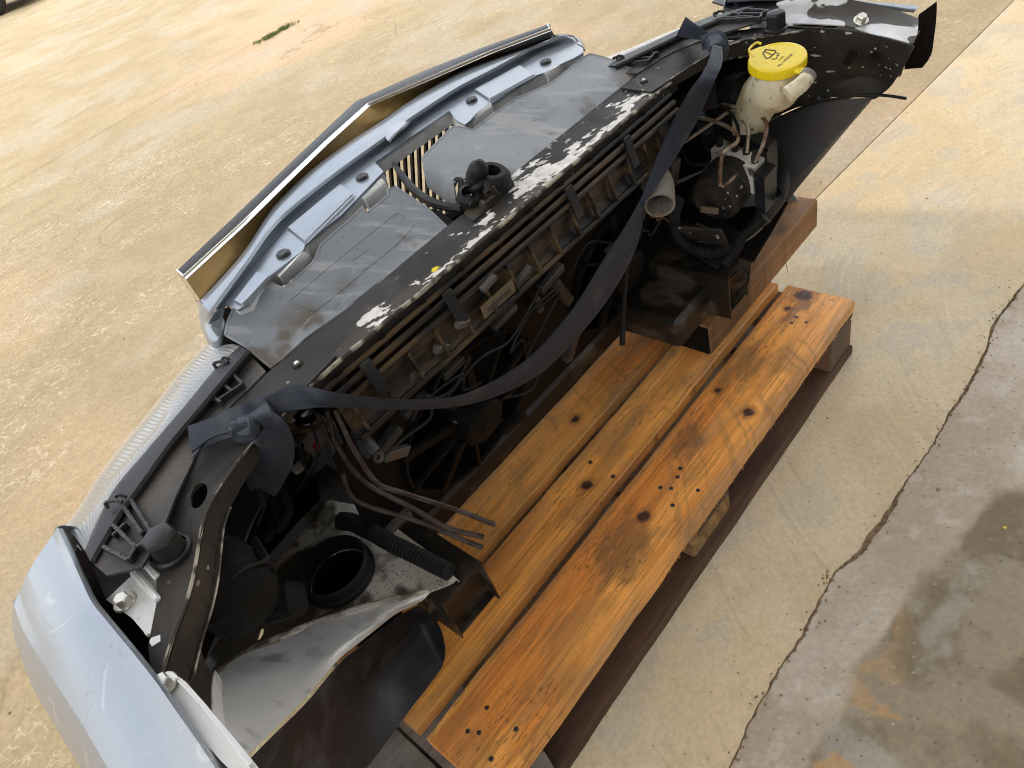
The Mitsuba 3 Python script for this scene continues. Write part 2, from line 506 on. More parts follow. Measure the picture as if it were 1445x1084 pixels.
def chips(p):
    """Where the black paint of the crossmember has come off (1) and where it still holds (0)."""
    x, y = p.x, p.y
    m = 0.55 * fbm(x * 34, y * 55, 4.0, octaves=5) + 0.45 * fbm(x * 90 + y * 60, y * 140, 8.0, octaves=4)
    hot = mi.Float(0)
    for hx, hy, sx, sy, am in ((-.545, .303, .050, .024, 1.0), (-.60, .330, .03, .012, .75), (-.470, .278, .05, .018, .62), (-.36, .276, .07, .011, .66), (-.42, .302, .03, .010, .55), (-.905, .296, .026, .013, .85),
                               (-.69, .274, .05, .010, .60), (-.775, .276, .03, .009, .62), (-.655, .295, .025, .014, .5), (-.865, .285, .02, .008, .4), (-.27, .290, .05, .02, .5), (-.52, .340, .05, .01, .4)):
        hot += am * dr.exp(-dr.square((x - hx) / sx) - dr.square((y - hy) / sy))
    return smoothstep(0.47, 0.53, m * 0.72 + 0.30 * hot + 0.05 * smoothstep(0.285, 0.266, y) + 0.03 * (noise(x * 300, y * 300) - 0.5))


def f_black(p, n, uv):
    x, y, z = p.x, p.y, p.z
    c = mix(C3(0.011, 0.0105, 0.011), C3(0.032, 0.028, 0.024), fbm(x * 11, y * 11, z * 11, octaves=4))
    c = mix(c, C3(0.075, 0.060, 0.044), smoothstep(0.52, 0.75, fbm(x * 5 + 3, y * 9, z * 9, octaves=4)) * 0.6)
    sp = smoothstep(0.83, 0.88, noise(x * 130, y * 130, z * 130)) * smoothstep(0.5, 0.65, noise(x * 12, y * 12, 5.0))
    c = mix(c, C3(0.5, 0.48, 0.45), sp * 0.7)
    return c


def f_black_chip(p, n, uv):
    c = f_black(p, n, uv)
    w = chips(p)
    x, y = p.x, p.y
    c = mix(c, C3(0.060, 0.046, 0.034), smoothstep(0.34, 0.54, fbm(x * 30, y * 50, 5.0, octaves=5) * 0.6 + 0.35 * smoothstep(0.300, 0.266, y)) * 0.7)
    c = mix(c, C3(0.22, 0.19, 0.16), smoothstep(0.10, 0.35, w))
    white = C3(0.70, 0.68, 0.64) * (0.70 + 0.5 * fbm(p.x * 80, p.y * 120, 3.0, octaves=3))
    c = mix(c, white, smoothstep(0.42, 0.62, w))
    c = mix(c, C3(0.16, 0.11, 0.07), smoothstep(0.62, 0.75, fbm(p.x * 70, p.y * 90, 31.0, octaves=3)) * w * 0.5)
    rim = smoothstep(0.2696, 0.2655, p.y) * smoothstep(0.35, 0.5, noise(p.x * 60, 3.0))
    c = mix(c, C3(0.60, 0.54, 0.42), rim * 0.85)
    yl = dr.exp(-dr.square((p.x + 0.781) / 0.008) - dr.square((p.y - 0.283) / 0.006))
    return mix(c, C3(0.75, 0.55, 0.02), smoothstep(0.3, 0.6, yl * (0.5 + noise(p.x * 300, p.y * 300))))


def f_rough_black(p, n, uv):
    return 0.42 + 0.3 * fbm(p.x * 20, p.y * 20, p.z * 20, octaves=3)


def f_black_h(p, n, uv):
    return 0.0010 * fbm(p.x * 60, p.y * 60, p.z * 60, octaves=3)


def f_chip_h(p, n, uv):
    return 0.0006 * fbm(p.x * 60, p.y * 60, p.z * 60, octaves=3) - 0.0005 * chips(p)


mat("mat_black_steel", bump(princ(proc(f_black), proc(f_rough_black), specular=0.3), f_black_h))
mat("mat_black_worn", bump(princ(proc(f_black_chip), proc(f_rough_black), specular=0.28), f_chip_h))


def f_worn_edge(p, n, uv):
    c = mix(C3(0.055, 0.048, 0.038), C3(0.42, 0.38, 0.30), smoothstep(0.44, 0.64, fbm(p.x * 55, p.y * 55, p.z * 60, octaves=4)))
    return c


mat("mat_worn_edge", princ(proc(f_worn_edge), 0.5, metallic=0.3))


def f_dusty(p, n, uv):
    x, y = p.x, p.y
    a = fbm(x * 7, y * 12, 2.0, octaves=4)
    c = mix(C3(0.185, 0.205, 0.232), C3(0.275, 0.295, 0.315), smoothstep(0.35, 0.68, a))
    c = mix(c, C3(0.40, 0.40, 0.39), smoothstep(0.60, 0.72, fbm(x * 40 + y * 30, y * 14, 6.0, octaves=4)) * 0.45)
    back = smoothstep(0.400, 0.352, y + 0.05 * (fbm(x * 9, y * 9, 14.0, octaves=3) - 0.5) * 2)
    c = mix(c, C3(0.105, 0.088, 0.066), back * smoothstep(0.52, 0.66, fbm(x * 16 + 5, y * 16, 11.0, octaves=4)) * 0.9)
    sc = smoothstep(0.04, 0.0, dr.abs(noise(x * 40 + y * 64, y * 30 - x * 12, 3.0) - 0.5)) * smoothstep(0.62, 0.72, noise(x * 24, y * 24, 8.0))
    c = mix(c, C3(0.42, 0.42, 0.41), sc * 0.30)
    return mix(c, C3(0.07, 0.062, 0.050), dots(x, y, 60.0, 0.16, 0.2) * 0.5)


def f_dusty_h(p, n, uv):
    return 0.0020 * fbm(p.x * 16, p.y * 16, 3.0, octaves=3) + 0.0003 * noise(p.x * 240, p.y * 240)


def f_dusty_r(p, n, uv):
    return 0.30 + 0.26 * fbm(p.x * 14, p.y * 14, 6.0, octaves=3)


mat("mat_dusty_plastic", bump(princ(proc(f_dusty), proc(f_dusty_r), specular=0.6), f_dusty_h))


def f_housing(p, n, uv):
    a = fbm(p.x * 9, p.y * 9, p.z * 9, octaves=4)
    c = mix(C3(0.030, 0.028, 0.027), C3(0.085, 0.072, 0.060), smoothstep(0.38, 0.66, a))
    return c * (0.85 + 0.3 * noise(p.x * 200, p.y * 200, p.z * 200))


mat("mat_housing", princ(proc(f_housing), 0.55, specular=0.5))
mat("mat_black_plastic", princ(proc(lambda p, n, uv: mix(C3(0.010, 0.011, 0.0135), C3(0.040, 0.042, 0.046), smoothstep(0.50, 0.80, fbm(p.x * 16, p.y * 16, p.z * 16, octaves=5)))), 0.45, specular=0.4))
mat("mat_dull_black", bump(princ((0.010, 0.010, 0.010), 0.7, specular=0.2), lambda p, n, uv: 0.002 * fbm(p.x * 60, p.y * 60, p.z * 60, octaves=3)))
mat("mat_bracket_plastic", bump(princ((0.017, 0.018, 0.022), 0.42, specular=0.5), lambda p, n, uv: 0.0012 * noise(p.x * 320, p.y * 320, p.z * 320), eps=4e-4))
mat("mat_rubber", princ((0.012, 0.012, 0.0125), 0.6, specular=0.3))
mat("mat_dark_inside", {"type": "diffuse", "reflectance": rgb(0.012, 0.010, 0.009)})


def f_silver(p, n, uv):
    c = C3(0.285, 0.322, 0.372) * (0.94 + 0.12 * fbm(p.x * 3, p.y * 3, p.z * 3, octaves=4)) * (0.97 + 0.06 * noise(p.x * 700, p.y * 700, p.z * 700))
    sc = smoothstep(0.62, 0.72, fbm(p.x * 110, p.y * 190, p.z * 110, octaves=4)) * dr.exp(-dr.square((p.y - 0.16) / 0.022 + 3.0 * (p.x + 1.375)) - dr.square((p.x + 1.375) / 0.045))
    dust = smoothstep(0.45, 0.80, fbm(p.x * 9 + 2, p.y * 9, p.z * 9, octaves=5))
    c = mix(c, C3(0.33, 0.31, 0.275), dust * 0.28)
    c = mix(c, C3(0.62, 0.64, 0.66), smoothstep(0.030, 0.0, dr.abs(noise(p.x * 18 + p.y * 30, p.y * 14 - p.z * 22, p.z * 12) - 0.5)) * smoothstep(0.62, 0.74, noise(p.x * 34, p.y * 34, p.z * 34)) * 0.22)
    return mix(c, C3(0.20, 0.20, 0.21), sc * 0.55)


mat("mat_silver", princ(proc(f_silver), 0.25, metallic=0.55, specular=0.5, clearcoat=1.0, clearcoat_gloss=0.93))


def f_primer(p, n, uv):
    a = fbm(p.x * 16, p.y * 16, p.z * 22, octaves=4)
    c = mix(C3(0.55, 0.555, 0.56), C3(0.06, 0.055, 0.05), smoothstep(0.50, 0.53, a))
    return c * (0.85 + 0.3 * noise(p.x * 60, p.y * 60, p.z * 60))


mat("mat_flaking", princ(proc(f_primer), 0.4, metallic=0.35))


def f_dirty_metal(p, n, uv):
    x, y, z = p.x, p.y, p.z
    d = fbm(x * 10, y * 10, z * 10, octaves=4)
    c = mix(C3(0.82, 0.80, 0.75), C3(0.62, 0.57, 0.48), smoothstep(0.3, 0.6, d))
    inn = smoothstep(0.30, 0.47, y + 0.12 * (fbm(x * 14, y * 14, 4.0, octaves=4) - 0.5) * 2 - 0.9 * (x + 1.12))
    grime = smoothstep(0.40, 0.60, fbm(x * 24, y * 24, z * 24 + 4, octaves=4) + 0.30 * inn - 0.18)
    c = mix(c, C3(0.065, 0.048, 0.030), grime * 0.93)
    sp = dots(x, y + z, 150.0, 0.34, 0.5) * smoothstep(0.40, 0.62, fbm(x * 22, y * 22, z * 22, octaves=3))
    c = mix(c, C3(0.055, 0.045, 0.035), sp * 0.8)
    return c


mat("mat_dirty_metal", bump(princ(proc(f_dirty_metal), 0.34, metallic=0.1, specular=0.5), lambda p, n, uv: 0.0016 * fbm(p.x * 90, p.y * 90, p.z * 90, octaves=3)))


def f_grey_metal(p, n, uv):
    x, y, z = p.x, p.y, p.z
    c = mix(C3(0.60, 0.60, 0.585), C3(0.70, 0.70, 0.69), fbm(x * 8, y * 8, z * 8, octaves=3))
    g = smoothstep(0.52, 0.80, fbm(x * 30, y * 30, z * 30, octaves=5))
    return mix(c, C3(0.20, 0.175, 0.145), g * 0.6)


mat("mat_grey_metal", princ(proc(f_grey_metal), 0.33, metallic=0.2, specular=0.5))


def f_oily(p, n, uv):
    a = fbm(p.x * 20, p.y * 20, p.z * 20, octaves=4)
    return mix(C3(0.016, 0.013, 0.010), C3(0.085, 0.068, 0.048), smoothstep(0.45, 0.75, a))


mat("mat_oily_metal", princ(proc(f_oily), 0.42, metallic=0.2, specular=0.5))


def f_tank(p, n, uv):
    a = fbm(p.x * 13, p.y * 30, p.z * 60, octaves=4)
    return mix(C3(0.008, 0.006, 0.005), C3(0.070, 0.042, 0.018), smoothstep(0.38, 0.70, a))


mat("mat_tank", princ(proc(f_tank), 0.5, specular=0.5))


def f_rust(p, n, uv):
    a = fbm(p.x * 60, p.y * 60, p.z * 60, octaves=3)
    return mix(C3(0.060, 0.045, 0.036), C3(0.032, 0.018, 0.013), smoothstep(0.35, 0.65, a))


mat("mat_rusty_pipe", princ(proc(f_rust), 0.5, metallic=0.3))
def f_tan(p, n, uv):
    a = fbm(p.x * 60, p.y * 60, p.z * 60, octaves=3)
    return mix(C3(0.36, 0.30, 0.22), C3(0.17, 0.085, 0.050), smoothstep(0.40, 0.68, a))


mat("mat_tan_pipe", princ(proc(f_tan), 0.42, metallic=0.4))
mat("mat_alu", princ((0.62, 0.60, 0.56), 0.32, metallic=0.85))
mat("mat_zinc", princ((0.60, 0.58, 0.52), 0.30, metallic=0.9))
mat("mat_chrome", princ((0.86, 0.86, 0.87), 0.05, metallic=1.0))
mat("mat_reflector", princ((0.56, 0.58, 0.60), 0.16, metallic=0.4, specular=0.6))
scene["mat_lens"] = {"type": "blendbsdf", "weight": 0.36, "a": {"type": "thindielectric", "int_ior": 1.5},
                     "b": {"type": "twosided", "bsdf": princ((0.46, 0.475, 0.49), 0.12, specular=0.6)}}


def f_bottle(p, n, uv):
    a = fbm(p.x * 24, p.y * 24, p.z * 14, octaves=4)
    c = mix(C3(0.66, 0.60, 0.43), C3(0.46, 0.38, 0.21), smoothstep(0.40, 0.66, a))
    sp = smoothstep(0.66, 0.78, fbm(p.x * 90, p.y * 90, p.z * 60, octaves=2))
    return mix(c, C3(0.12, 0.09, 0.055), sp * 0.6)


mat("mat_bottle", princ(proc(f_bottle), 0.45, specular=0.5))
mat("mat_yellow", princ((0.80, 0.60, 0.012), 0.30, specular=0.5))
mat("mat_print", princ((0.05, 0.05, 0.045), 0.6))
mat("mat_label", princ((0.13, 0.095, 0.055), 0.6))
mat("mat_hose", princ((0.20, 0.185, 0.16), 0.65, specular=0.4))


def f_web(p, n, uv):
    c = C3(0.022, 0.028, 0.040) + 0 * p.x
    line = noise(uv.x * 16.0, uv.y * 0.6, 2.0)
    wv = noise(uv.x * 30.0, uv.y * 260.0, 5.0)
    dust = smoothstep(0.50, 0.75, fbm(p.x * 24, p.y * 24, p.z * 24, octaves=4))
    return mix(c * (0.65 + 0.5 * line + 0.3 * wv), C3(0.10, 0.10, 0.105), dust * 0.30)


mat("mat_webbing", princ(proc(f_web), 0.55, specular=0.28, sheen=0.25))
mat("mat_leaf", {"type": "principledthin", "base_color": rgb(0.10, 0.14, 0.035), "roughness": 0.6, "diff_trans": 0.6}, False)
mat("mat_dry_leaf", princ((0.12, 0.12, 0.06), 0.8))
mat("mat_tyre", princ((0.06, 0.055, 0.048), 0.8))
mat("mat_red", princ((0.45, 0.01, 0.012), 0.35))
mat("mat_copper", princ((0.26, 0.14, 0.07), 0.5))
mat("mat_car_paint", princ((0.30, 0.31, 0.33), 0.3, metallic=0.4, clearcoat=0.8))
mat("mat_roof", princ((0.42, 0.43, 0.44), 0.5))
mat("mat_wall", princ((0.05, 0.05, 0.055), 0.8))
mat("mat_gloss_black", princ((0.014, 0.011, 0.010), 0.08, specular=0.22))
mat("mat_motor", princ((0.018, 0.011, 0.008), 0.5, specular=0.2))


def f_brown_reflection(p, n, uv):  # reflections in the chrome, painted as brown and grey colour
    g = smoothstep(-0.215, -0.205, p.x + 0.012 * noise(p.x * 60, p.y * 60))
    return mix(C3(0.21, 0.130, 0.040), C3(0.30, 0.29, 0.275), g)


mat("mat_brown_reflection", princ(proc(f_brown_reflection), 0.34, metallic=0.6, specular=0.5))
mat("mat_shroud", princ((0.007, 0.007, 0.007), 0.5, specular=0.10))
mat("mat_tab", princ((0.075, 0.072, 0.066), 0.4, specular=0.5))
mat("mat_joint_dirt", princ((0.24, 0.165, 0.095), 0.95))
# ---------------------------------------------------------------- ground
scene_rng = np.random.default_rng(7)


def slab(name, poly, z, t, m, parent="concrete_ground", **lab):
    me = trimesh.creation.extrude_polygon(poly, t, engine="earcut")
    me.vertices[:, 2] += z - t
    return obj(name, me, m, parent, False, **lab)


obj("concrete_ground", box([-120, -120, -0.10], [120, 150, -0.028], 0), "mat_soil", smooth=False)
labels["concrete_ground"] = dict(kind="structure", label="yellowish concrete yard in large slabs", category="ground")
crk = px("1445,400 1418,437 1400,460 1395,492 1386,510 1363,552 1340,589 1313,636 1295,662 1268,698 1241,738 1219,770 1183,805 1159,845 1136,895 1103,939 1076,988 1054,1028 1045,1062", 0)[:, :2]
crk = crk[np.argsort(crk[:, 0])]
cx = np.r_[np.linspace(-9, crk[0, 0] - 0.05, 220), np.linspace(crk[0, 0], crk[-1, 0], 320), np.linspace(crk[-1, 0] + 0.05, 9, 220)]
cy = np.interp(cx, crk[:, 0], crk[:, 1])
jag = lambda s, f: meshkit.fbm(np.c_[cx * f, cx * 0 + s, cx * 0], 4, s) - 0.5
ya = cy + 0.010 * jag(1, 14) + 0.006 * jag(4, 60) + 0.004
yb = ya - 0.0015 - 0.011 * np.clip(jag(2, 7) * 2 + 0.12, 0, 1) - 0.002 * (jag(9, 80) + .5)
j2 = lambda x: 0.356 - 0.07 * (x - 0.384)
strip = Polygon(np.r_[np.c_[cx, ya], [[9, j2(9) - .004], [-9, j2(-9) - .004]]])
slab("slab", strip, 0.0, 0.028, "mat_strip", label="narrow pale slab that the pallet stands on")
greyp = Polygon(np.r_[[[-9, -9], [9, -9]], np.c_[cx, yb][::-1]])
slab("slab", greyp, -0.002, 0.026, "mat_grey_concrete", label="old grey slab with a damp brown stain")
jf = np.c_[np.r_[cx, cx[::-1]], np.r_[ya + .004, (yb - .004)[::-1]]]
jm = trimesh.creation.extrude_polygon(Polygon(jf).buffer(0), 0.012, engine="earcut")
jm.vertices[:, 2] += -0.019 + 0.010 * (meshkit.fbm(np.c_[jm.vertices[:, :2] * 40, jm.vertices[:, :1] * 0], 3, 3) - .3) * (jm.vertices[:, 2] > .005)
obj("joint_dirt", jm, "mat_joint_dirt", "concrete_ground", False)
jx = np.linspace(-30, 30, 300)
jy = 4.83 + (jx + 0.53) * 0.1165
jj = meshkit.fbm(np.c_[jx * 2, jx * 0, jx * 0], 4, 5) - 0.5
main = Polygon(np.r_[[[-9, j2(-9)], [9, j2(9)], [30, j2(9)]], np.c_[jx, jy - 0.0007 + 0.03 * jj][::-1], [[-30, j2(-9)]]])
slab("slab", main, 0.0, 0.028, "mat_concrete", label="wide yellowish slab in front of the vehicle section")
farp = Polygon(np.r_[np.c_[jx, jy + 0.03 * jj], [[30, 60], [-30, 60]]])
slab("slab", farp, 0.001, 0.029, "mat_concrete", label="far slab beyond the joint with the weeds")
# dirt and grit lying in the crack
gr = []
for i in range(260):
    t = scene_rng.uniform(crk[0, 0], crk[-1, 0] + 0.2)
    k = np.interp(t, cx, (ya + yb) / 2)
    w = np.interp(t, cx, ya - yb)
    s = scene_rng.uniform(0.0015, 0.0045)
    me = trimesh.creation.icosphere(subdivisions=1, radius=s)
    me.vertices *= 1 + 0.35 * (scene_rng.random((len(me.vertices), 1)) - 0.5)
    me.vertices += [t, k + scene_rng.uniform(-.5, .5) * w, -0.011 + scene_rng.uniform(0, .009)]
    gr.append(me)
obj("grit", gr, "mat_soil", "concrete_ground", kind="stuff", label="brown grit lodged in the slab joint")

gs = []
for i in range(420):
    if i < 170:
        t = scene_rng.uniform(-1.0, .5)
        c = np.array([t, np.interp(t, cx, (ya + yb) / 2) + scene_rng.normal(0, .012), 0.0])
        s = scene_rng.uniform(.0008, .0026)
    else:
        c = np.array([scene_rng.uniform(-2.6, 2.0), scene_rng.uniform(-.7, 3.2), 0.0])
        if -1.3 < c[0] < 0.1 and -.02 < c[1] < 1.0:
            continue
        s = scene_rng.uniform(.0010, .0034)
    me = trimesh.creation.icosphere(subdivisions=1, radius=s)
    me.vertices = me.vertices * [1, scene_rng.uniform(.6, 1), .6] * (1 + 0.4 * (scene_rng.random((len(me.vertices), 1)) - .5)) + c + [0, 0, .3 * s]
    gs.append(me)
obj("gravel_grit", gs, "mat_joint_dirt", smooth=False)
labels["gravel_grit"] = dict(kind="stuff", label="loose sand and grit scattered over the slabs", category="grit")

# ---------------------------------------------------------------- pallet (top at z = .15, far end at X = 0, outer edge at Y = 0)
PAL = thing("wooden_pallet", "heavy brown four way wooden pallet with thick knotty top boards", "pallet")
ZT, LP = 0.1505, -1.2005
rows = [(0.0, 0.1512, 0.0), (0.1720, 0.2790, -0.0015), (0.2990, 0.4080, 0.0), (0.4290, 0.5390, -0.001), (0.560, 0.668, 0.0), (0.689, 0.799, 0.0), (0.83, 0.98, 0.0)]


def board(lo, hi, seed, bev=0.004, nx=60):
    """A sawn board: long edges waver and are worn round, the top is not quite flat."""
    lo, hi = np.array(lo, float), np.array(hi, float)
    w, h = hi[1] - lo[1], hi[2] - lo[2]
    prof = np.array([[0, 0], [0, h - bev], [bev * .35, h - bev * .3], [bev, h], [w * .25, h], [w * .5, h], [w * .75, h], [w - bev, h], [w - bev * .35, h - bev * .3], [w, h - bev], [w, 0]])
    xs = np.linspace(lo[0], hi[0], nx)
    v = []
    for i, x in enumerate(xs):
        q = prof.copy()
        n0 = meshkit.fbm(np.array([[x * 9, seed, k] for k in range(len(prof))], float), 3, seed) - 0.5
        q[:, 1] += n0 * 0.0022 * (prof[:, 1] > h * .5)
        e = meshkit.fbm(np.array([[x * 14, seed + 5, 0], [x * 14, seed + 5, 9]], float), 3, seed) - 0.5
        q[:4, 0] += e[0] * 0.0042
        q[-4:, 0] += e[1] * 0.0042
        dx = 0.0
        if i == 0:
            dx = 0.004 * (meshkit.noise(np.c_[q * 90, q[:, :1] * 0], seed) - .2)
        if i == nx - 1:
            dx = -0.004 * (meshkit.noise(np.c_[q * 90, q[:, :1] * 0], seed + 1) - .2)
        v.append(np.c_[x + dx + 0 * q[:, 0], lo[1] + q[:, 0], lo[2] + q[:, 1]])
    k = len(prof)
    f = grid_faces(nx, k, True)
    cap = np.array([[0, i, i + 1] for i in range(1, k - 1)])
    f = np.vstack([f, cap, cap[:, ::-1] + (nx - 1) * k])
    return trimesh.Trimesh(np.vstack(v), f[:, ::-1], process=False)


for i, (y0, y1, dz) in enumerate(rows):
    obj("top_board", board([LP - 0.002 * (i % 3), y0, ZT - 0.026], [0.002 * ((i * 2) % 3) - .002 - (.004 if i == 1 else 0), y1, ZT + dz], i + 1, 0.006 if i == 0 else 0.004), "mat_wood" if i < 3 else "mat_old_shaded_wood", PAL, 35)  # inner boards take a darker colour for the shade under the car front
# cross boards under the top boards
for i, x in enumerate((LP - 0.012, -0.655, -0.105)):
    obj("cross_board", box([x, 0.004, 0.100], [x + 0.108, 0.975, ZT - 0.0265], 0.002), "mat_grey_wood" if i == 0 else "mat_dark_wood", PAL, False)
for i, x in enumerate((LP - 0.006, -0.660, -0.108)):
    for j, y in enumerate((0.003, 0.43, 0.84)):
        obj("block", box([x, y + (0.012 if i == 1 and j == 0 else 0), 0.024], [x + (0.135 if i == 1 else 0.106), y + 0.13, 0.0995], 0.004), "mat_grey_wood" if i == 0 else "mat_endgrain" if (i == 1 and j == 0) else "mat_old_shaded_wood", PAL, False)
for y in (-0.002, 0.43, 0.85):
    obj("bottom_board", board([LP, y, 0.0005], [-0.004, y + 0.11, 0.0235], int(20 + y * 10), 0.005), "mat_dark_wood", PAL, 35)
for i, x in enumerate((LP + 0.002, -0.115)):
    obj("bottom_board", box([x, 0.111, 0.0005], [x + 0.105, 0.429, 0.022], 0.003), "mat_grey_wood" if i == 0 else "mat_dark_wood", PAL, False)
# nails driven below the surface
for q in "687,999 660,1032 676,1034 728,1029 693,1071 1124,448 1117,456 1138,455 947,689 985,692 956,673 932,688 949,713 833,652 865,672 960,661".split():
    c = A(*map(float, q.split(",")), ZT)
    obj("nail", [disc(c - [0, 0, 0.0025], 0.0042, 0.0034, n=10)], "mat_nail", PAL)
# splinters along the sawn edge of the outer board
sp = []
for i in range(70):
    x = scene_rng.uniform(-0.75, -0.04)
    a = np.array([x, 0.001, ZT - 0.026 + scene_rng.uniform(-.001, .004)])
    sp.append(tube([a, a + [scene_rng.uniform(-.006, .006), -scene_rng.uniform(.001, .004), -scene_rng.uniform(.002, .007)]], [0.0009, 0.0002], 5, 2))
obj("splinters", sp, "mat_wood", PAL, kind="stuff")

# timber under the far frame rail, and a thinner one under the near rail
TB = obj("timber_block", box([-0.275, 0.186, ZT + 0.0008], [0.235, 0.262, ZT + 0.076], 0.003), "mat_old_shaded_wood", smooth=False)
labels[TB] = dict(label="short square timber lying on the far end of the pallet under the cut frame rail", category="timber")
obj("sawn_end", box([-0.2768, 0.1885, ZT + 0.0030], [-0.2752, 0.2595, ZT + 0.0735], 0.0), "mat_dark_inside", TB, False)

GB = obj("grey_timber", board([-1.455, 0.035, 0.001], [-1.2165, 0.365, 0.126], 77, 0.005, 20), "mat_grey_wood", smooth=35)
labels[GB] = dict(label="weathered grey timber block pushed against the near end of the pallet", category="timber")
# ---------------------------------------------------------------- the cut-off front of a car
CF = thing("car_front_section", "cut off silver car front with grille, lamps and black crossmember lying on the pallet", "car front")
P_ = lambda name, mesh, m, smooth=30, sub=None, **lab: obj(name, mesh, m, CF if sub is None else sub, smooth, **lab)

# --- upper crossmember
ZC = 0.70
notch = [(-0.655, 0.349), (-0.640, 0.335), (-0.610, 0.325), (-0.575, 0.330), (-0.555, 0.349)]
out = [(-1.03, 0.266), (-0.17, 0.266), (-0.13, 0.349)] + notch[::-1] + [(-1.0, 0.349)]
cmz = np.c_[np.array(out), np.full(len(out), ZC)]
cm = P_("crossmember", plate(cmz, 0.003), "mat_black_worn", False, label="black upper crossmember with the paint flaking to white")
P_("rear_lip", [tube([(x, 0.2655, ZC - 0.0015 + 0.0006 * math.sin(x * 70)) for x in np.linspace(-1.03, -0.17, 60)], 0.0034, 8, 1, raw=True)], "mat_worn_edge", 30, cm)
P_("rear_flange", box([-1.03, 0.2675, ZC - 0.026], [-0.17, 0.2695, ZC - 0.004], 0), "mat_black_steel", False, cm)
P_("front_flange", box([-1.0, 0.345, ZC - 0.055], [-0.14, 0.348, ZC - 0.0035], 0), "mat_black_steel", False, cm)
P_("bottom_plate", box([-1.0, 0.272, ZC - 0.058], [-0.14, 0.344, ZC - 0.0555], 0), "mat_black_steel", False, cm)

# --- side arms (left one traced, right one its mirror image)
inner = "437,540 400,578 372,608 345,640 322,672 300,706 288,732 281,765 273,812 262,852 245,897 229,950"
outer = "213,948 209,912 215,880 222,845 219,800 214,772 232,728 262,672 280,638 302,600 327,571 352,548 385,520 405,505 424,487"


def zarm(y):
    return ZC + 0.0045 - 0.034 * min(max((y - 650.0) / 300.0, 0.0), 1.0)


parm = lambda s, dz=0.0: np.array([A(float(t.split(",")[0]), float(t.split(",")[1]), zarm(float(t.split(",")[1])) + dz) for t in s.split()])
armz = parm(inner + " " + outer + " 474,502")
hole = lambda c, a, b, d: Polygon([tuple(c[:2] + np.array([math.cos(t) * a * math.cos(d) - math.sin(t) * b * math.sin(d), math.cos(t) * a * math.sin(d) + math.sin(t) * b * math.cos(d)])) for t in np.linspace(0, 2 * math.pi, 24, endpoint=False)])
c0 = A(279.5, 698, ZC)
holes = [hole(c0, 0.017, 0.010, math.radians(52))]
arm = plate(np.c_[armz[:, :2], np.zeros(len(armz))], 0.0035, holes=holes)
_d = ((arm.vertices[:, None, :2] - armz[None, :, :2]) ** 2).sum(-1)
_w = 1 / (_d + 1e-9) ** 2
arm.vertices[:, 2] += (_w * armz[None, :, 2]).sum(1) / _w.sum(1)
edge = parm(inner, -0.0015)
dep = np.linspace(0.35, 1.0, len(edge))[:, None]
web = solid_grid(np.array([edge - [0, 0, 0.002], edge - dep * [0, 0, 0.02] + [0.001, 0.001, 0], edge - dep * [0, 0, 0.040] + [0.002, 0.002, 0]]), 0.0025)
rim = tube(resample(edge, 60), 0.0020, 8, raw=True)
ribs = []
er = resample(edge, 60)
dq = np.linspace(0.35, 1.0, 60)
for k in range(32, 58, 5):
    a, b = er[k], er[k] + [0.012, 0.002, -0.036 * dq[k]]
    ribs.append(patch(np.array([a - [0, 0, .004], a - [0, 0, 0.039 * dq[k]], b + [0, 0, 0.003]]), 0.002))
lowrail = solid_grid(np.array([er[30:] + [0.002, 0.002, 0] - dq[30:, None] * [0, 0, .039], er[30:] + [0.013, 0.004, 0] - dq[30:, None] * [0, 0, .037]]), 0.003)
rimlow = tube(er[30:] + [0.0135, 0.004, 0] - dq[30:, None] * [0, 0, .036], 0.0016, 6, raw=True)
for s, f in ((0, lambda m: m), (1, flip)):
    a = P_("side_arm", f(arm), "mat_black_steel", False)
    P_("worn_edge", f(rim), "mat_worn_edge", 30, a)
    P_("web", f(web), "mat_black_steel", 30, a)
    P_("rib_bracing", [f(m) for m in ribs + [lowrail]], "mat_black_steel", False, a, kind="stuff")
    P_("lower_rim", f(rimlow), "mat_worn_edge", 30, a)
    bc = A(245, 780, ZC - .010) if s == 0 else A(1095, 42, ZC - .008)
    P_("bump_stop", [lathe([(0.0, 0.0), (0.0175, 0.0), (0.0175, 0.004), (0.0185, 0.006), (0.0185, 0.027), (0.0165, 0.031), (0.010, 0.033), (0, 0.033)], bc, (0, 0, 1), 6),
                      lathe([(0.021, 0), (0.021, 0.004), (0.018, 0.006)], bc, (0, 0, 1), 24)], "mat_black_plastic", 20, label="hexagonal rubber bump stop")
    rv = A(420, 515, ZC + 0.004)
    rv = rv if s == 0 else mir(rv)
    P_("rivet", disc(rv, 0.0075, 0.0035), "mat_black_steel", 30, a)
    P_("rivet", disc(rv, 0.0035, 0.0052), "mat_zinc", 30, a)

# --- plastic air guides between crossmember and grille
PG = np.array([0, 0.352, ZC + 0.001])
NG = np.array([0, -0.40, 1.0])
plg = lambda s: np.array([PL(*map(float, t.split(",")), PG, NG) for t in s.split()])
gz = (PG[2] - 0.40 * 0.352, 0, 0.40)
lg = plg("318,472 322,452 330,434 340,438 349,437 361,426 385,400 392,404 402,406 440,372 446,362 452,346 470,330 492,312 512,292 518,300 548,276 547,268 557,263 603,294 630,319 571,368 513,419 470,449 440,469 428,478 400,505 382,519 366,505 352,494 343,486")
gl = P_("air_guide", plate(lg, 0.003, gz, rnd=0.001), "mat_dusty_plastic", 30, label="dusty dark plastic air guide left of the latch")
ridge = plg("408,425 470,372 560,300 585,318 560,345 500,395 445,440")
P_("moulded_ridge", tube(np.vstack([ridge, ridge[:1]]) + [0, 0, 0.0001], 0.0009, 6, 1), "mat_dusty_plastic", 30, gl)
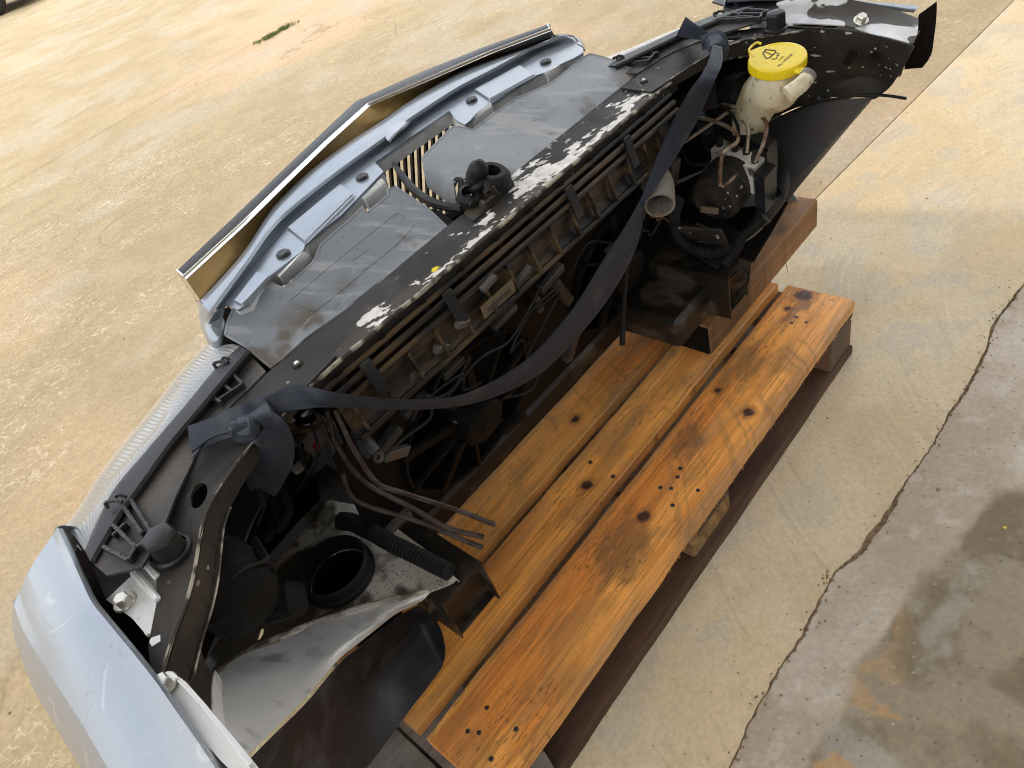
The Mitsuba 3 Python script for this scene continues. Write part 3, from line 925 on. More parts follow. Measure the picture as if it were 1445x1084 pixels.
P_("moulded_ridge", tube(plg("497,368 520,352 534,366 508,384 497,368") + [0, 0, 0.0001], 0.0008, 6, 1), "mat_dusty_plastic", 30, gl)
rg = plg("596,222 638,179 647,179 668,183 697,160 730,138 775,119 799,101 816,85 832,76 850,80 872,88 893,98 903,108 880,126 830,166 770,214 723,250 706,237 684,236 668,248 641,257")
gr_ = P_("air_guide", plate(rg + [0, 0, 0.0], 0.003, gz, rnd=0.001), "mat_dusty_plastic", 30, label="dusty dark plastic air guide right of the latch")
e = plg("596,222 620,240 641,257")
P_("side_wall", solid_grid(np.array([e + [0, 0, -0.002], e + [-0.008, -0.004, -0.022], e + [-0.014, -0.008, -0.045]])[:, ::-1], 0.003), "mat_dusty_plastic", 30, gr_)
e = plg("596,222 638,179")
P_("front_wall", solid_grid(np.array([e + [0, 0, -0.002], e + [0, 0, -0.045]])[:, ::-1], 0.003), "mat_dusty_plastic", 30, gr_)
for o_, k_ in ((lg, gl), (rg, gr_)):
    P_("rounded_edge", tube(np.vstack([o_, o_[:1]]) + [0, 0, -.0008], 0.0022, 8, 1), "mat_dusty_plastic", 40, k_)
# the pocket between them
P_("latch_tray", plate(plg("557,263 600,255 646,286 700,245 715,262 634,322 603,294") - [0, 0, 0.050], 0.003), "mat_black_plastic", False)
P_("pocket_wall", box([-0.69, 0.351, ZC - 0.05], [-0.53, 0.354, ZC - 0.004], 0), "mat_black_plastic", False)

# --- grille shell
ZG = 0.752
K1 = px("248,381,.775 330,304,.775 400,237,.775 455,185,.775 501,142,.775 590,102,.775 680,66,.775 773,33,.775")
K2 = px("260,391,.773 340,318,.773 400,259,.773 460,201,.773 520,147,.773 600,113,.773 690,74,.773 777,41,.773")
K3 = px("284,424,.742 335,367,.742 400,281,.742 450,238,.742 513,188,.742 590,137,.742 650,100,.742 700,82,.742 783,54,.742")
grille = P_("grille_shell", loft([K3 + [0, 0.001, 0.0], px("291,432,.760 340,374,.762 400,290,.762 470,230,.762 543,182,.762 590,148,.762 650,113,.762 700,90,.762 795,51,.760"),
                                  px("299,440,.758 345,378,.761 400,305,.761 470,248,.761 540,198,.761 580,168,.761 640,129,.761 698,98,.761 770,60,.761 803,51,.758"),
                                  px("306,436,.745 348,381,.745 404,311,.745 467,262,.745 530,214,.745 580,176,.745 639,136,.745 698,107,.745 770,66,.745 808,58,.746"),
                                  px("316,430,.7455 350,386,.7455 408,319,.7455 460,274,.7455 522,226,.7455 580,183,.7455 638,143,.7455 698,115,.7455 769,71,.7455 812,64,.7455")],
                                 90, 0.003, 4), "mat_silver", 40, label="silver painted grille shell")
P_("badge_step", loft([px("545,196,.762 552,178,.764 566,170,.764"), px("549,200,.763 560,186,.768 574,172,.764"), px("560,186,.742 572,180,.742 582,170,.742")], 12, 0.002, 3), "mat_silver", 40, grille)
# rounded left and right ends of the shell
P_("shell_end", loft([px("284,424,.742 291,432,.760 299,440,.758 306,438,.748 316,430,.7455"), px("284,440,.730 289,450,.738 297,456,.738 305,452,.736 314,446,.735"),
                      px("288,462,.715 293,474,.715 300,482,.718 309,478,.722 318,462,.725"), px("294,480,.69 299,487,.69 304,490,.695 311,486,.705 319,472,.715")][::-1], 20, 0.003, 4), "mat_silver", 40, grille)
P_("shell_end", loft([px("783,54,.742 795,51,.760 803,51,.758 808,58,.746 812,64,.7455"), px("800,52,.745 808,52,.748 814,55,.748 818,62,.744 820,67,.742"),
                      px("812,58,.73 818,58,.733 822,62,.733 824,68,.733 824,73,.733")], 20, 0.003, 4), "mat_silver", 40, grille)
flf = "316,430 350,386 408,319 460,274 522,226 580,183 638,143 698,115 769,71 797,61 812,62 823,68"
flb = "823,74 810,82 796,88 772,101 757,106 745,112 689,149 656,176 644,170 634,156 580,193 529,229 541,242 482,303 431,344 428,353 382,388 352,428 335,437 322,430"
fl = P_("top_flange", plate(px(flf + " " + flb, 0.7485), 0.004, rnd=0.0015), "mat_silver", 30, grille)
for q in ("404,321 480,258 499,273 430,342", "668,126 733,91 756,104 690,140", "330,424 362,382 380,388 351,420 341,430"):
    pp = px(q, 0.7535)
    c = pp.mean(0)
    m = plate(pp, 0.0045, rnd=0.002)
    v = m.vertices
    top = v[:, 2] > 0.7534
    v[top, :2] = c[:2] + (v[top, :2] - c[:2]) * [0.965, 0.93]
    P_("raised_pad", m, "mat_silver", 50, grille)
# down-turned lip along the back of the flange
back = px(flb, 0.746)
P_("back_lip", solid_grid(np.array([back, back - [0, 0, 0.012], back + [0, 0.002, -0.026]])[:, ::-1], 0.003), "mat_grey_metal", 30, grille)
for q in ("391,389 425,356 440,368 399,401", "510,280 537,254 549,271 519,295", "663,167 690,146 696,164 668,183", "766,104 796,86 800,98 773,119"):
    a = [tuple(map(float, t.split(","))) for t in q.split()]
    t0, t1 = A(*a[0], .749), A(*a[1], .749)
    l1, l0 = A(*a[2], .727), A(*a[3], .727)
    P_("locating_tab", loft([[t0, t1], [(t0 + l0) / 2 + [0, -.002, .006], (t1 + l1) / 2 + [0, -.002, .006]], [l0, l1]], 8, 0.004, 4, side=-1), "mat_grey_metal", 40, grille)
for q in ((400, 359), (511, 250.5), (665.5, 142), (770, 88)):
    P_("push_pin", [disc(A(*q, .7495) - [0, 0, .001], 0.0108, 0.0052, n=28, bev=.4)], "mat_bracket_plastic", 40, grille)
K1r, K2r, K3r = (resample(k, 90, False) for k in (K1, K2, K3))
ch = P_("chrome_trim", loft([K2r + [0, 0.006, -.001], K2r + [0, .003, .0018], K2r + [0, -.001, 0], K2r + [0, -0.003, -0.003]], 80, 0.002, 2), "mat_chrome", 30, label="chrome strip along the top of the grille")
P_("reflection_face", loft([K2r + [0, -0.003, -0.0032], (K2r + K3r) / 2 + [0, -.001, 0], K3r + [0, 0, .002], K3r + [0, 0.004, -.004]], 80, 0.002, 2), "mat_brown_reflection", 30, ch, label="inner face of the chrome strip with brown and grey reflections painted on")
P_("dark_strip", loft([K1r + [0, 0.004, -0.060], K1r + [0, 0.003, -0.010], K1r + [0, .001, -.004], K1r + [0, -.002, -.001], K2r + [0, 0.006, -.0015]], 80, 0.002, 2), "mat_gloss_black", 30, ch, label="glossy dark front strip")
e1, e2 = K1[0], K3[0]
P_("trim_end", patch(np.array([K1[0], K2[0], K3[0], K3[0] + [0, 0, -0.04], K1[0] + [0, 0.004, -0.05]]), 0.002), "mat_chrome", False, ch)
P_("trim_end", patch(np.array([K1[-1], K2[-1], K3[-1], K3[-1] + [0, 0, -0.03], K1[-1] + [0, 0.004, -0.05]]), 0.002), "mat_chrome", False, ch)

# --- upright fins of the grille, raked forward
fx = np.arange(-0.985, -0.15, 0.0192)
flx = px(flf, .74)
for k, x in enumerate(fx):
    y0 = np.interp(x, flx[:, 0], flx[:, 1]) - 0.012
    y0b = y0 - 0.006
    a = np.array([x, y0b, 0.741])
    b = np.array([x - 0.012, y0b + 0.10, 0.50])
    P_("grille_fin", obox(a, b, 0.0056, 0.008, 0.001, up=(0, 1, 0.4)), "mat_black_plastic", False)
P_("fin_frame", [tube([np.array([x, np.interp(x, flx[:, 0], flx[:, 1]) + 0.085, 0.495]) for x in np.linspace(-1.0, -0.15, 40)], 0.012, 8, 1, raw=True)], "mat_black_plastic")

# --- bumper below: bends round to both wheel arches, hangs to ankle height
bx = np.linspace(-0.90, 0.90, 41)


def bump_row(y, z, half, nose):
    u = np.linspace(-1, 1, 41)
    xx = XC + half * np.sin(u * 1.35) / math.sin(1.35)
    yy = y - nose * np.abs(u) ** 2.6
    return np.c_[xx, yy, z + 0 * u]


P_("bumper_cover", loft([bump_row(0.66, 0.53, 0.80, 0.40), bump_row(0.70, 0.47, 0.83, 0.43), bump_row(0.71, 0.38, 0.845, 0.44), bump_row(0.69, 0.28, 0.84, 0.43), bump_row(0.63, 0.21, 0.82, 0.42)], 60, 0.003, 4, side=-1), "mat_silver", 40)

# --- head lamps
o0 = px("91,756,.655 103,738,.66 148,667,.665 217,579,.67 250,538,.672 294,488,.675")
o1 = px("104,754,.695 120,735,.697 163,673,.70 220,607,.703 261,545,.705 308,493,.705")
o2 = px("123,779,.704 140,741,.706 163,694,.708 210,637,.71 264,574,.712 322,507,.713 341,491,.713")
low = o0 + [[-.012, .050, -.15]] * len(o0)
mid = o0 + [[-.008, .030, -.06]] * len(o0)


def ribbed(curves, n, t, amp, per, side=1):
    g = np.array([resample(c, n) for c in curves])
    s = np.r_[0, np.cumsum(np.linalg.norm(np.diff(g, axis=0), axis=-1).mean(1))]
    g = PchipInterpolator(s, g, axis=0)(np.linspace(0, s[-1], 22))
    du, dv = np.gradient(g, axis=0), np.gradient(g, axis=1)
    nr = np.cross(du, dv)
    nr /= np.linalg.norm(nr, axis=-1, keepdims=True)
    L = np.r_[0, np.cumsum(np.linalg.norm(np.diff(g[11], axis=0), axis=1))]
    w = 0.5 - 0.5 * np.cos(L / per * 2 * math.pi)
    g = g + nr * (amp * w)[None, :, None]
    if side < 0:
        g = g[:, ::-1]
    return solid_grid(g, t)


lens_c = [low, mid, o0, (o0 + o1) / 2 + [-.002, .003, .004], o1, o1 + [0.001, -.001, 0.0005], resample(o2, 6)]
lens_c = [resample(c, 40) for c in lens_c]
refl_c = [c + np.array([0.004, -0.004, -0.009]) for c in lens_c]
g2 = px("123,779,.708 140,741,.709 163,694,.711 210,637,.713 264,574,.715 322,507,.716 341,491,.716")
g3 = px("130,794,.709 163,737,.711 185,706,.713 236,633,.715 280,580,.717 327,524,.718 350,497,.718")
hp = px("350,497 327,524 295,557 280,580 236,633 185,706 163,737 130,794 150,812 200,800 223,764 248,700 276,642 302,600 327,571 352,548 375,524", 0.7065)
for s, f in ((0, lambda m: m), (1, flip)):
    hl = P_("headlight", f(plate(hp, 0.003)), "mat_housing", False, label="near head lamp" if s == 0 else "far head lamp")
    P_("reflector", f(ribbed(refl_c, 560, 0.002, 0.0006, 0.0080, -1)), "mat_reflector", True, hl)
    P_("lens", f(ribbed(lens_c, 560, 0.0025, 0.00055, 0.0064, -1)), "mat_lens", True, hl)
    P_("gasket", f(loft([g2 - [0, 0, .006], g2, resample(g3, 7), resample(g3, 7) - [0, 0, 0.004]], 50, 0.003, 3, side=-1)), "mat_black_plastic", 40, hl)
    for q in ("168,712", "318,515"):
        c = A(*map(float, q.split(",")), .719)
        c = c if s == 0 else mir(c)
        P_("clip_hook", [tube([c + [-.010, .008, 0], c + [-.008, .013, .004], c + [0.0, .004, .005], c + [.004, -.004, .003]], 0.0022, 6, 4), tube([c + [.000, .012, .0], c + [.006, .010, .004], c + [.010, .002, 0]], 0.002, 6, 4)], "mat_bracket_plastic", 30, hl)
    br = []
    for a, b in (("186,706", "222,762"), ("222,762", "196,776"), ("160,741", "196,776"), ("176,716", "205,757"), ("163,760", "182,742"), ("196,776", "186,794"), ("150,775", "186,794"),
                 ("325,525", "345,546"), ("345,546", "312,568"), ("293,557", "315,572"), ("310,540", "330,556")):
        p, q = A(*map(float, a.split(",")), .708), A(*map(float, b.split(",")), .708)
        br.append(obox(p, q, 0.0042, 0.014, 0.001))
    P_("bracket_frame", [f(m) for m in br], "mat_bracket_plastic", 30, hl, kind="stuff")
    P_("bracket_plate", f(plate(px("176,716 205,757 196,776 163,757", .697), 0.003)), "mat_bracket_plastic", False, hl)
    P_("bracket_plate", f(plate(px("325,527 343,545 314,568 298,556", .700), 0.003)), "mat_bracket_plastic", False, hl)
    cc = A(318, 830, .56) if s == 0 else mir(A(318, 830, .56))
    sp_ = trimesh.creation.icosphere(subdivisions=4, radius=1.0)
    v = sp_.vertices
    v = np.sign(v) * np.abs(v) ** 0.80 * [0.050, 0.060, 0.062]
    v = v * (1 + 0.13 * (meshkit.fbm(v * 22 + s, 3, 5) - .5)[:, None])
    v[:, 1] = np.where(v[:, 1] < -0.030, -0.030 - (-0.030 - v[:, 1]) * .55, v[:, 1])
    v *= (1 + 0.05 * (np.abs(v[:, 2] - 0.012) < 0.004))[:, None]
    v *= (1 + 0.045 * (np.abs(v[:, 1] + 0.012) < 0.0045))[:, None]
    sp_.vertices = v + cc + [0.004 * (1 - 2 * s), 0.010, -0.012]
    P_("rear_cover", sp_, "mat_dull_black", 50, hl)
    P_("rear_cover", obox(cc + np.array([.028 * (1 - 2 * s), -.02, -.055]), cc + np.array([.045 * (1 - 2 * s), .0, -.10]), .05, .045, .008), "mat_dull_black", 30, hl)
    P_("cover_seam", tube([cc + np.array([(.048 * math.cos(t) + .006) * (1 - 2 * s), -.018 - .022 * math.sin(t), -.010 + .052 * math.sin(t)]) for t in np.linspace(-.6, 1.5, 10)], .0022, 6, 3), "mat_black_plastic", 30, hl)
    P_("cover_clip", [obox(cc + np.array([0.052 * (1 if s == 0 else -1), -.03, .015]), cc + np.array([0.060 * (1 if s == 0 else -1), 0.01, .02]), 0.012, 0.006)], "mat_black_plastic", 30, hl)
    shell = [f(m) for m in [loft([low + [0, -.004, 0], low + [0.04, -0.08, -0.03], low + [0.10, -0.16, 0.02]], 30, 0.003, 4, side=1)]]
    P_("back_shell", shell, "mat_black_plastic", 40, hl)

    P_("lamp_gap_shade_fill", f(plate(px("302,440 326,432 352,440 425,440 470,449 470,500 400,560 345,560 330,520 306,492", .655), 0.004)), "mat_dark_inside", False)  # added dark sheet standing in for shade beside the lamp
    P_("wing_gap_shade_fill", f(plate(px("92,770 165,740 226,800 240,950 225,975 185,915 140,862 112,815", .612), 0.004)), "mat_dark_inside", False)  # added dark sheet that fills the wing gap with shade
# --- front wings (left traced, right mirrored)
f_in = px("82,747,.716 97,778,.713 114,817,.709 136,859,.703 176,907,.695 216,957,.688 251,1007,.682 286,1057,.676 304,1084,.672 330,1122,.668")
f_lip = px("88,750,.700 104,782,.699 121,820,.696 143,861,.690 183,909,.682 222,959,.675 257,1009,.670 291,1057,.664 309,1084,.660 334,1121,.656")
f_cr = px("74,757,.704 60,780,.696 34,826,.675 19,853,.660 40,903,.655 86,975,.650 112,1016,.646 149,1079,.641 175,1124,.637 190,1150,.634")
fi = resample(f_in, 40)
fc_top = resample(px("19,853,.660 40,903,.655 86,975,.650 112,1016,.646 149,1079,.641 190,1150,.634"), 40)
front = px("80,745,.716 76,756,.707 64,776,.697 42,812,.680 26,842,.664 19,853,.660")
# top face: its front edge runs from the tip down to the crease
top_rows = []
for k, t in enumerate(np.linspace(0, 1, 9)):
    st = resample(front, 9)[k]
    row = fi * (1 - t) + fc_top * t
    w = np.linspace(0, 1, 40)[:, None]
    row = row + (st - row[0]) * (1 - w) ** 6
    row = row + np.array([0, 0, 0.004]) * math.sin(math.pi * t)
    top_rows.append(row)
side_a = resample(px("19,853,.660 40,903,.655 86,975,.650 112,1016,.646 149,1079,.641 190,1150,.634"), 40)
side_rows = [side_a, side_a + [-.005, 0.001, -0.005], side_a + [-.024, 0.004, -0.034], side_a + [-.044, 0.006, -0.085], side_a + [-.056, .006, -0.16], side_a + [-.060, 0.0, -0.26]]
tipw = px("80,745,.716 60,776,.690 30,838,.650", None)
def flip_wing(m):
    m = flip(m)
    m.vertices += [0.024, -0.022, 0.010]
    return m


for s, f in ((0, lambda m: m), (1, flip_wing)):
    if s:
        side_rows, top_rows = [r[:35] for r in side_rows[:4]], [r[:35] for r in top_rows]
        f_in, f_lip = resample(f_in, 40)[:35], resample(f_lip, 40)[:35]
    fd = P_("front_wing", f(loft(top_rows, 40, 0.0016, 1, side=1)), "mat_silver", 30, label="near front wing with scuffed silver paint" if s == 0 else "far front wing, cut off behind the arch")
    P_("wing_side", f(loft(side_rows, 40, 0.0016, 5, side=1)), "mat_silver", 40, fd)
    P_("flange_lip", f(loft([f_in + [0, 0, 0.0], (f_in + f_lip) / 2 + [0.003, .001, -0.001], f_lip], 50, 0.002, 3, side=-1)), "mat_silver", 40, fd)
    P_("front_turn_in", f(loft([front, front + [0.006, 0.012, -0.012], front + [0.02, 0.012, -0.030]], 20, 0.0015, 3, side=-1)), "mat_silver", 40, fd)
    # bolted inner flange
    fl2 = px("222,954 243,948 262,962 300,1006 346,1060 366,1086 345,1104 330,1092 310,1072 282,1040 250,1000", .668)
    q = P_("inner_flange", plate(fl2, 0.0022) if s == 0 else loft([px("1096,4,.704 1150,-6,.712 1225,4,.700 1296,26,.672"), px("1094,20,.690 1160,22,.688 1230,36,.680 1293,52,.660"), px("1100,33,.684 1190,36,.682 1240,50,.676 1288,62,.655")], 40, .002, 4), "mat_grey_metal" if s == 0 else "mat_flaking", False if s == 0 else 40, fd)
    s == 0 and P_("flange_rib", f(loft([px("246,958,.668 285,1000,.668 330,1054,.667 350,1080,.667"), px("252,958,.680 291,1000,.680 334,1052,.679 354,1078,.679"), px("260,964,.668 298,1008,.668 340,1062,.667 358,1084,.667")], 30, 0.002, 4, side=-1)), "mat_grey_metal" if s == 0 else "mat_flaking", 40, fd)
    bc = A(233, 967, .669)
    P_("bolt", hexbolt(bc if s == 0 else A(1215, 29, .688), 0.0085, 0.011, axis=(0, 0, 1) if s == 0 else (-.3, -.4, 1)), "mat_zinc", 20, fd)

# cast bracket and plate between wing and arm
bp = plate(px("150,846 186,812 205,800 226,800 226,905 214,912 203,892 186,872", .676), 0.004, holes=[hole(A(205, 905, .676), .008, .005, .5)])
for s, f in ((0, lambda m: m), (1, flip)):
    q = P_("wing_bracket", f(bp), "mat_grey_metal", False)
    c = A(177, 850, .676)
    P_("bolt", hexbolt(c if s == 0 else mir(c), 0.008, 0.010), "mat_zinc", 20, q)
    P_("bracket_rib", [f(obox(A(190, 808, .680), A(226, 850, .680), 0.008, 0.012)), f(obox(A(206, 795, .682), A(226, 818, .682), 0.008, 0.014))], "mat_grey_metal", 30, q)
    P_("dark_pad", f(plate(px("130,800 168,764 200,790 186,812 150,846", .664), 0.004)), "mat_housing", False, q)

# --- inner wings, wheel-arch skins and frame rails
ap = px("648,820 600,775 545,735 500,712 460,705 420,760 340,850 290,935 300,952 350,920 430,888 500,864 560,846 605,836", .335)
ring_c = A(480, 812, .338)
hr = 0.0575
aph = [hole(ring_c, 0.0495, 0.0495, 0), hole(A(367, 895, .335), .0095, .005, .6)]
apm = plate(ap, 0.002, holes=aph)
rng_m = lathe([(0.0495, -0.02), (0.0495, 0.026), (0.051, 0.031), (0.0535, 0.031), (0.0555, 0.028), (0.0555, 0.012), (0.0585, 0.010), (0.0585, 0.001), (0.057, 0.0)], ring_c, (0, 0, 1), 56)
well = lathe([(0.0495, -0.01), (0.0495, -0.14), (0, -0.14)], ring_c, (0, 0, 1), 40)
liner_top = px("306,953,.440 350,921,.400 430,888,.352 500,864,.340 560,846,.337 607,836,.336")
liner_1 = px("312,962,.455 356,932,.410 436,902,.362 505,878,.345 558,857,.336 600,844,.330")
liner_2 = px("312,990,.500 362,962,.450 436,928,.385 500,893,.352 556,862,.332 596,848,.324")
liner_3 = px("318,1030,.560 372,1002,.490 430,960,.412 492,908,.358 552,866,.330 592,850,.320")
liner_4 = px("338,1076,.590 386,1030,.500 432,984,.420 494,917,.352 552,871,.322 588,853,.314")
lm = loft([liner_top, liner_1, liner_2, liner_3, liner_4], 50, 0.0016, 5, side=1)
steps = loft([px("302,946,.500 298,985,.560 304,1030,.620 322,1064,.640"), px("312,962,.455 312,990,.500 318,1030,.560 338,1076,.590")], 24, 0.0016, 4, side=1)
bl_a = px("345,1083,.575 392,1034,.485 436,990,.405 498,922,.338 556,876,.308 590,856,.298")
bl_b = px("372,1110,.46 430,1075,.38 490,1000,.30 545,925,.255 590,880,.245 616,880,.250")
bl_c = px("430,1150,.36 480,1115,.30 525,1075,.235 580,1000,.205 622,944,.20 627,915,.222")
blm = loft([bl_a, bl_b, bl_c], 50, 0.002, 8, side=1)
rail_lo = 0.232
for s, f in ((0, lambda m: m), (1, flip)):
    a = P_("inner_wing", f(apm) if s == 0 else f(plate(ap, .002)), "mat_dirty_metal" if s == 0 else "mat_oily_metal", False, label="grimy white inner wing panel with a round rubber-rimmed hole" if s == 0 else "dark inner wing panel under the brake unit")
    if s == 0:
        P_("rubber_ring", rng_m, "mat_rubber", 30, a)
        P_("duct_well", well, "mat_dark_inside", 30, a)
        P_("stud", hexbolt(A(362, 873, .337), 0.006, 0.014, washer=1.7), "mat_zinc", 20, a)
    P_("raised_bead", f(tube(px("300,950,.348 350,919,.346 430,886,.343 500,862,.340 560,845,.338 605,834,.336"), [.003, .006, .006, .004], 8)), "mat_dirty_metal" if s == 0 else "mat_oily_metal", 40, a)
    if s == 0:
        P_("arch_skin", lm, "mat_grey_metal", 50, label="bare silver grey wheel arch skin with a torn edge")
        P_("corner_skin", steps, "mat_grey_metal", 50)
        P_("arch_liner", blm, "mat_black_plastic", 50, label="black plastic wheel arch liner hanging over the pallet edge")
    # frame rail with its cut end
    x0 = -1.066
    rl = [box([x0, 0.160, rail_lo], [x0 + 0.003, 0.56, 0.333], 0), box([x0 + .082, 0.155, rail_lo], [x0 + 0.085, 0.56, 0.333], 0),
          box([x0 + .003, 0.158, 0.330], [x0 + 0.082, 0.56, 0.3325], 0), box([x0 + .003, 0.165, rail_lo], [x0 + 0.082, 0.56, rail_lo + .003], 0)]
    q = P_("frame_rail", [f(m) for m in rl], "mat_oily_metal", False)
    P_("end_wall", f(box([x0 + .0035, 0.176, rail_lo + .0035], [x0 + .0815, 0.179, 0.3295], 0)), "mat_oily_metal", False, q)
    if s == 0:
        P_("cut_face", patch(np.array([A(607, 846, .325), A(646, 821, .336), A(648, 832, .316), A(612, 886, .245), A(604, 880, .25)]), 0.003), "mat_oily_metal", False, q)

# far rail end: flared box bolted on the timber
ra = px("1028,393,.318 1059,374,.335 1057,399,.292 1036,430,.235 1019,426,.238")
rb = px("966,356,.322 1000,342,.335 992,380,.30 958,398,.24 948,380,.245")
fr = P_("rail_end", solid_grid(np.array([np.vstack([ra, ra[:1]]), np.vstack([rb, rb[:1]])])[::-1], 0.003), "mat_oily_metal", False, label="oily cut end of the far frame rail")
P_("end_plate", patch(ra + [0, -.001, 0], 0.002), "mat_tank", False, fr)
P_("rail_body", loft([px("925,385,.24 1030,432,.236"), px("905,340,.30 1022,400,.300"), px("930,318,.335 1062,372,.334")], 10, 0.003, 3), "mat_oily_metal", 40, fr)
P_("rail_gap_shade_fill", plate(px("985,300 1112,285 1090,325 1064,368 1000,372 955,350", .3335), .003), "mat_dark_inside", False, fr)  # dark sheet added so the opening by the rail looks shaded
P_("lower_box", box([-0.36, 0.20, 0.228], [-0.10, 0.40, 0.30], 0.01), "mat_oily_metal", 30, fr)

# far wheel arch: upper wall, skin, liner
P_("wheelhouse_wall", loft([px("1100,38,.685 1190,42,.682 1240,52,.678 1290,66,.672"), px("1085,95,.60 1180,70,.645 1235,78,.64 1275,92,.635"), px("1075,150,.50 1165,118,.575 1222,108,.585 1252,126,.575"),
                            px("1072,180,.44 1130,150,.52 1190,136,.56 1235,140,.552")], 40, 0.002, 5), "mat_black_steel", 50, label="black inner wall of the far wheelhouse")
P_("slot", patch(px("1196,72,.652 1207,76,.650 1194,95,.628 1186,91,.628", None) + [0, -.004, 0.002], 0.002), "mat_dark_inside", False)
P_("slot", plate(px("1225,82,.640 1232,77,.642 1239,80,.642 1239,86,.640 1232,88,.638 1226,86,.638") + [0, -.003, 0.006], 0.002), "mat_dark_inside", False)


def f_peel(p, n, uv):
    a = fbm(p.x * 28 + 4, p.y * 28, p.z * 28, octaves=4)
    g = dr.exp(-dr.square((p.x + 0.03) / 0.075) - dr.square((p.z - 0.475) / 0.06))
    c = mix(C3(0.035, 0.035, 0.038), C3(0.085, 0.085, 0.09), fbm(p.x * 6, p.y * 6, p.z * 6, octaves=3))
    return mix(c, C3(0.50, 0.51, 0.53), smoothstep(0.60, 0.625, a * 0.6 + 0.42 * g))


mat("mat_peeling", princ(proc(f_peel), 0.42, specular=0.5))
ar0 = px("1068,186,.43 1120,155,.515 1170,139,.555 1234,139,.552")
ar1 = px("1072,230,.38 1118,200,.45 1165,170,.51 1229,142,.548")
ar2 = px("1092,278,.33 1118,255,.372 1160,215,.44 1228,142,.545")
ar3 = px("1100,300,.30 1124,268,.352 1178,203,.45 1229,143,.540")
P_("arch_skin", loft([ar0, ar1, ar2, ar3], 50, 0.0018, 6), "mat_peeling", 50, label="far wheel arch skin, black paint peeling to grey")
P_("rubber_seal", tube(px("1120,158,.520 1150,146,.545 1190,138,.558 1220,134.5,.562 1250,135,.566 1278,139,.570"), 0.0028, 8), "mat_rubber", 30)
# far wing end, seen as a dark hollow section with folded edges
P_("wing_section", loft([px("1297,20,.672 1322,2,.678"), px("1289,50,.650 1321,30,.655"), px("1280,75,.620 1316,70,.62"), px("1276,98,.585 1301,96,.585")], 10, 0.002, 4), "mat_dark_inside", 40)
P_("folded_seam", patch(px("1283,60,.655 1299,43,.662 1277,90,.600 1262,106,.590", None), 0.0015), "mat_oily_metal", False)
P_("folded_seam", patch(px("1260,104,.590 1277,91,.595 1271,108,.575 1257,110,.580", None), 0.0015), "mat_oily_metal", False)
# black wing liner and gap behind the far head lamp
P_("bumper_bracket", plate(px("1005,2 1030,-8 1100,-8 1096,18 1080,22 1040,12", .70), 0.004), "mat_black_plastic", False)

# --- radiator pack: tank with ridges and ribs, core, cooling fans in their shroud
T0 = np.array([0, 0.272, 0.66])
tz = lambda z: 0.262 + (0.66 - z) * 0.28       # the pack leans: its foot is farther forward
rad = P_("radiator", box([-1.02, 0.285, 0.618], [-0.20, 0.335, 0.650], 0.002), "mat_dark_inside", False, label="radiator with brown plastic top tank")
for y, z, r in ((0.262, 0.681, .0042), (0.256, 0.668, .0050), (0.250, 0.655, .0045)):
    P_("tank_ridge", tube([(-1.015, y, z), (-0.6, y, z), (-0.205, y, z)], r, 8), "mat_tank", 40, rad)
P_("tank_face", loft([[(-1.015, .258, .652), (-.205, .258, .652)], [(-1.015, .252, .640), (-.205, .252, .640)], [(-1.015, .250, .622), (-.205, .250, .622)], [(-1.015, .242, .606), (-.205, .242, .606)]], 20, 0.004, 3), "mat_tank", 40, rad)
P_("tank_ridge", tube([(-1.015, .236, .604), (-.6, .236, .604), (-.205, .236, .604)], .0045, 8), "mat_tank", 40, rad)
for x in np.arange(-1.0, -0.21, 0.052):
    P_("tank_rib", obox((x, .247, .650), (x, .236, .606), 0.004, 0.010, 0.0006, up=(0, -1, 0)), "mat_tank", False, rad)
for x in np.arange(-0.99, -0.22, 0.078):
    P_("crimp_tab", obox((x, .2635, .688), (x + .003, .259, .673), 0.011, 0.004, 0.0005, up=(0, -1, 0)), "mat_dark_inside", False, rad)
for x in (-0.955, -0.80, -0.52, -0.36):
    P_("spring_clip", obox((x, .250, .684), (x, .238, .632), 0.017, 0.006, 0.001, up=(0, -1, 0)), "mat_black_plastic", False, rad)
P_("core", loft([[(-1.0, tz(.60) + .03, .60), (-.22, tz(.60) + .03, .60)], [(-1.0, tz(.27) + .03, .27), (-.22, tz(.27) + .03, .27)]], 4, 0.02, 1), "mat_dark_inside", False, rad)
lb = B(700, 392, 0.238)
lbm = box([-0.036, -0.0012, -0.011], [0.036, 0.0, 0.011], 0.0)
lbm.vertices += [-0.728, 0.2375, 0.622]
lk = P_("paper_label", lbm, "mat_label", False, rad)
rb_ = np.random.default_rng(4)
bars = []
xx = -0.754
while xx < -0.702:
    w = rb_.choice([.0007, .0012, .0018])
    bars.append(box([xx, 0.2358, 0.6145], [xx + w, 0.2362, 0.624], 0))
    xx += w + rb_.choice([.0008, .0014])
P_("bar_marks", bars, "mat_print", False, rad, kind="stuff")


def on_pack(x, z, off=0.0):
    return np.array([x, tz(z) - off, z])


sh_n = np.array([0, -1, -0.28]) / math.hypot(1, .28)
sh_u = np.array([0, -.28, 1]) / math.hypot(1, .28)
shp = Polygon([(-0.44, -0.185), (0.44, -0.185), (0.44, 0.145), (0.40, 0.155), (-0.40, 0.155), (-0.44, 0.145)])
fans = [(-0.195, -0.025, 0.150), (0.235, -0.02, 0.140)]
for u, v, r in fans:
    shp = shp.difference(Point(u, v).buffer(r, 48))
SC = on_pack(XC, 0.445, 0.012)


def to_pack(m):
    v = m.vertices.copy()
    m.vertices = SC + v[:, :1] * [1, 0, 0] + v[:, 1:2] * sh_u + v[:, 2:] * sh_n
    return m


